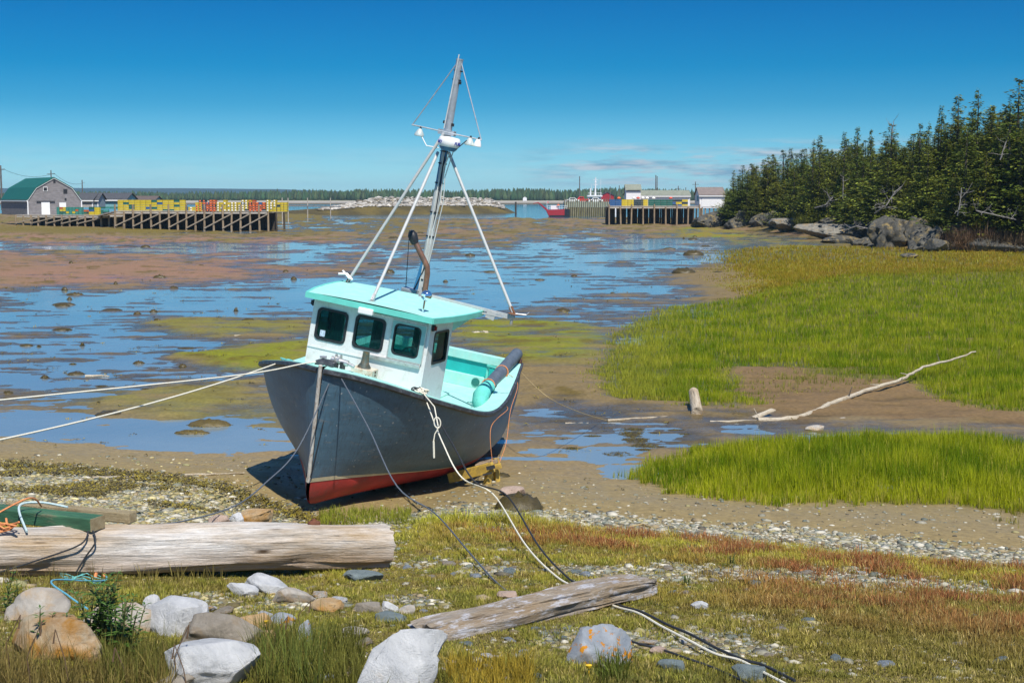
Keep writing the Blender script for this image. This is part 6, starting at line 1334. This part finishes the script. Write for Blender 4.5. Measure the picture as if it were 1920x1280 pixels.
# gangway railing off the left wharf end
gwk=thing('gangway','thin grey gangway running from the left wharf toward the breakwater','gangway',(Lx(516,300),300,0)); zz=CH+(HOR-385)*300/FPX
MB().bar((0,0,zz),(Lx(640,420)-Lx(516,300),120,zz-1.0+1.3*0),.25,.3).build('walkway',M_deck,gwk)
for k in (0.09,.16,.42,.8): MB().tube([((Lx(640,420)-Lx(516,300))*k,120*k,WZ),((Lx(640,420)-Lx(516,300))*k,120*k,zz+1.6)],.12,6).build('post',M_deck,gwk)
# ------------------------------------------------------------------ breakwater
nx_,ny_=220,50; X=np.linspace(-86,2,nx_); t=np.linspace(0,1,ny_)
Xb=np.repeat(X[None],ny_,0); Tb=np.repeat(t[:,None],nx_,1); Yb=452+Tb*150+0*Xb
crest=np.interp(X,[-86,-76,-62,-50,-20,-9,-4,0,2],[.6,1.0,2.2,3.6,4.0,3.8,2.2,.2,-1.0]); front=np.interp(X,[-86,-60,-40,-22,-10,2],[455,470,490,505,520,528])
f=ss(0,1,(Yb-front[None])/32)*(1-ss(45,70,Yb-front[None])); Zb=-.9+f*(crest[None]+.9)+.25*fbm(Xb,Yb,6,4,3.)*f; ndz=fbm(Xb,Yb,9,4,1.)
cb=np.array([.07,.055,.018])*np.ones(Xb.shape+(1,)); cb=lay(cb,ss(-.1,.3,ndz),(.12,.09,.022)); V=np.stack([Xb,Yb,Zb],-1).reshape(-1,3); i=np.arange((ny_-1)*nx_).reshape(ny_-1,nx_)[:,:-1].ravel()
tag(obj('breakwater_bank',mesh_np('breakwater_bank',V,np.stack([i,i+1,i+nx_+1,i+nx_],-1),cb.reshape(-1,3),True),vcol_mat('bank_weed',.85,1.2,.4,.6,.2)),'brown weed covered bank of the breakwater','bank',None,'structure')
r_=np.random.default_rng(5); n=2600; X=r_.uniform(-66,-3.5,n); fr=np.interp(X,[-86,-60,-40,-22,-10,2],[455,470,490,505,520,528]); cr2=np.interp(X,[-86,-76,-62,-50,-20,-9,-4,0,2],[.6,1.0,2.2,3.6,4.0,3.8,2.2,.2,-1.0]); q=r_.uniform(0,1,n); Y=fr+20+q*16; Z=cr2*(.62+.25*q)+.1+q*np.clip(np.interp(X,[-66,-56,-50,-20,-8,-3],[.2,1.2,2.3,2.0,1.9,.2]),0,3)*r_.uniform(.6,1.05,n); S_=r_.lognormal(-.62,.38,n)
cols=np.array([.50,.475,.43])*r_.uniform(.4,1.2,(n,1)); dk=r_.uniform(0,1,n)<.25; cols[dk]*=np.array([.5,.45,.36])
tag(obj('breakwater_boulders',stones_mesh('breakwater_boulders',np.stack([X,Y,Z],-1),S_,cols,6,2),vcol_mat('pale_boulders',.9,1,.25,.3,.1)),'heap of pale boulders along the top of the breakwater','boulders',None,'stuff')
# ------------------------------------------------------------------ far shore
xs=np.linspace(-1500,1500,400); V=[];cl=[]
for y,z,c in ((1330,-.7,(.10,.09,.055)),(1390,.4,(.12,.10,.06)),(1420,1.2,(.34,.31,.26)),(1480,2.6,(.36,.33,.28)),(1500,3.0,(.20,.20,.07)),(1900,6,(.06,.085,.03))):
    for x in xs: V.append((x,y+12*math.sin(x*.01)+6*math.sin(x*.037),z)); cl.append(c)
i=np.arange(5*400).reshape(5,400)[:,:-1].ravel(); tag(obj('far_shore',mesh_np('far_shore',V,np.stack([i,i+1,i+401,i+400],-1),np.array(cl),True),vcol_mat('far_shore',.9,.05,.2,0)),'grey far beach and land across the bay','shore',None,'structure')
r_=np.random.default_rng(15); n=5200; X=r_.uniform(-1000,760,n); Y=1505+r_.uniform(0,1,n)**1.5*240; hn=fbm(X,Y*.3,90,4,2.); H_=(7.0+3.5*hn+3.0*ss(-40,60,X)*0+2.2*ss(-450,-200,X))*r_.uniform(.7,1.25,n)*np.where(X>0,1.08,1.0); 
nside=6; a=np.arange(nside)/nside*2*np.pi; prof=[(.55,.0),(1.0,.12),(.75,.45),(.38,.75),(.05,1.0)]
wd=H_*r_.uniform(.20,.34,n); VV=[]
for r0,zz_ in prof:
    j=r_.uniform(.7,1.3,(n,nside)); VV.append(np.stack([X[:,None]+wd[:,None]*r0*np.cos(a)[None]*j,Y[:,None]+wd[:,None]*r0*np.sin(a)[None]*j,(3.0+(Y-1505)*.01)[:,None]+H_[:,None]*zz_*np.ones((1,nside))],-1))
V=np.stack(VV,1).reshape(n,-1,3); F=[]
for l in range(len(prof)-1):
    for k in range(nside): F.append([l*nside+k,l*nside+(k+1)%nside,(l+1)*nside+(k+1)%nside,(l+1)*nside+k])
F=(np.array(F)[None]+(np.arange(n)*V.shape[1])[:,None,None]).reshape(-1,4); cols=np.array([.040,.075,.028])*r_.uniform(.6,1.4,(n,1)); cols[:,0]*=r_.uniform(.8,1.4,n)
tag(obj('far_woods',mesh_np('far_woods',V.reshape(-1,3),F,np.repeat(cols,V.shape[1],0)),vcol_mat('far_woods',.9,.5,.2,0)),'dark spruce woods along the far shore','woods',None,'stuff')
# hills
nh=240; xs=np.linspace(-3200,900,nh); V=[]
hz=np.interp(xs,[-3200,-2000,-1500,-1150,-800,-500,-200,200,900],[40,41,41,40,37,25,16,12,10])+1.5*fbm(xs,xs*0,260,4,3.)
for y,k in ((3800,0),(4300,.75),(5000,1.0),(6500,.8)):
    for x,z in zip(xs,hz): V.append((x*(y/5000),y,-2+(z+2)*k))
i=np.arange(3*nh).reshape(3,nh)[:,:-1].ravel(); tag(obj('far_hills',mesh_np('far_hills',V,np.stack([i,i+1,i+nh+1,i+nh],-1),None,True),mat('hill_forest',(.015,.045,.05),.95,var=.35,scale=.02,bmp=0)),'low wooded hills on the left horizon','hills',None,'structure')
# ------------------------------------------------------------------ sea air
m=bpy.data.materials.new('sea_haze'); m.use_nodes=True; nt=m.node_tree; nt.nodes.remove(nt.nodes['Principled BSDF'])
pv=nd(nt,'ShaderNodeVolumePrincipled'); pv.inputs['Color'].default_value=(.50,.78,1.0,1); pv.inputs['Density'].default_value=.95e-4; pv.inputs['Anisotropy'].default_value=.1; nt.links.new(pv.outputs[0],nt.nodes['Material Output'].inputs['Volume'])
tag(MB().box((0,3000,34),(13000,7400,80)).build('haze',m),'thin blue sea haze over the whole bay','haze',None,'stuff')
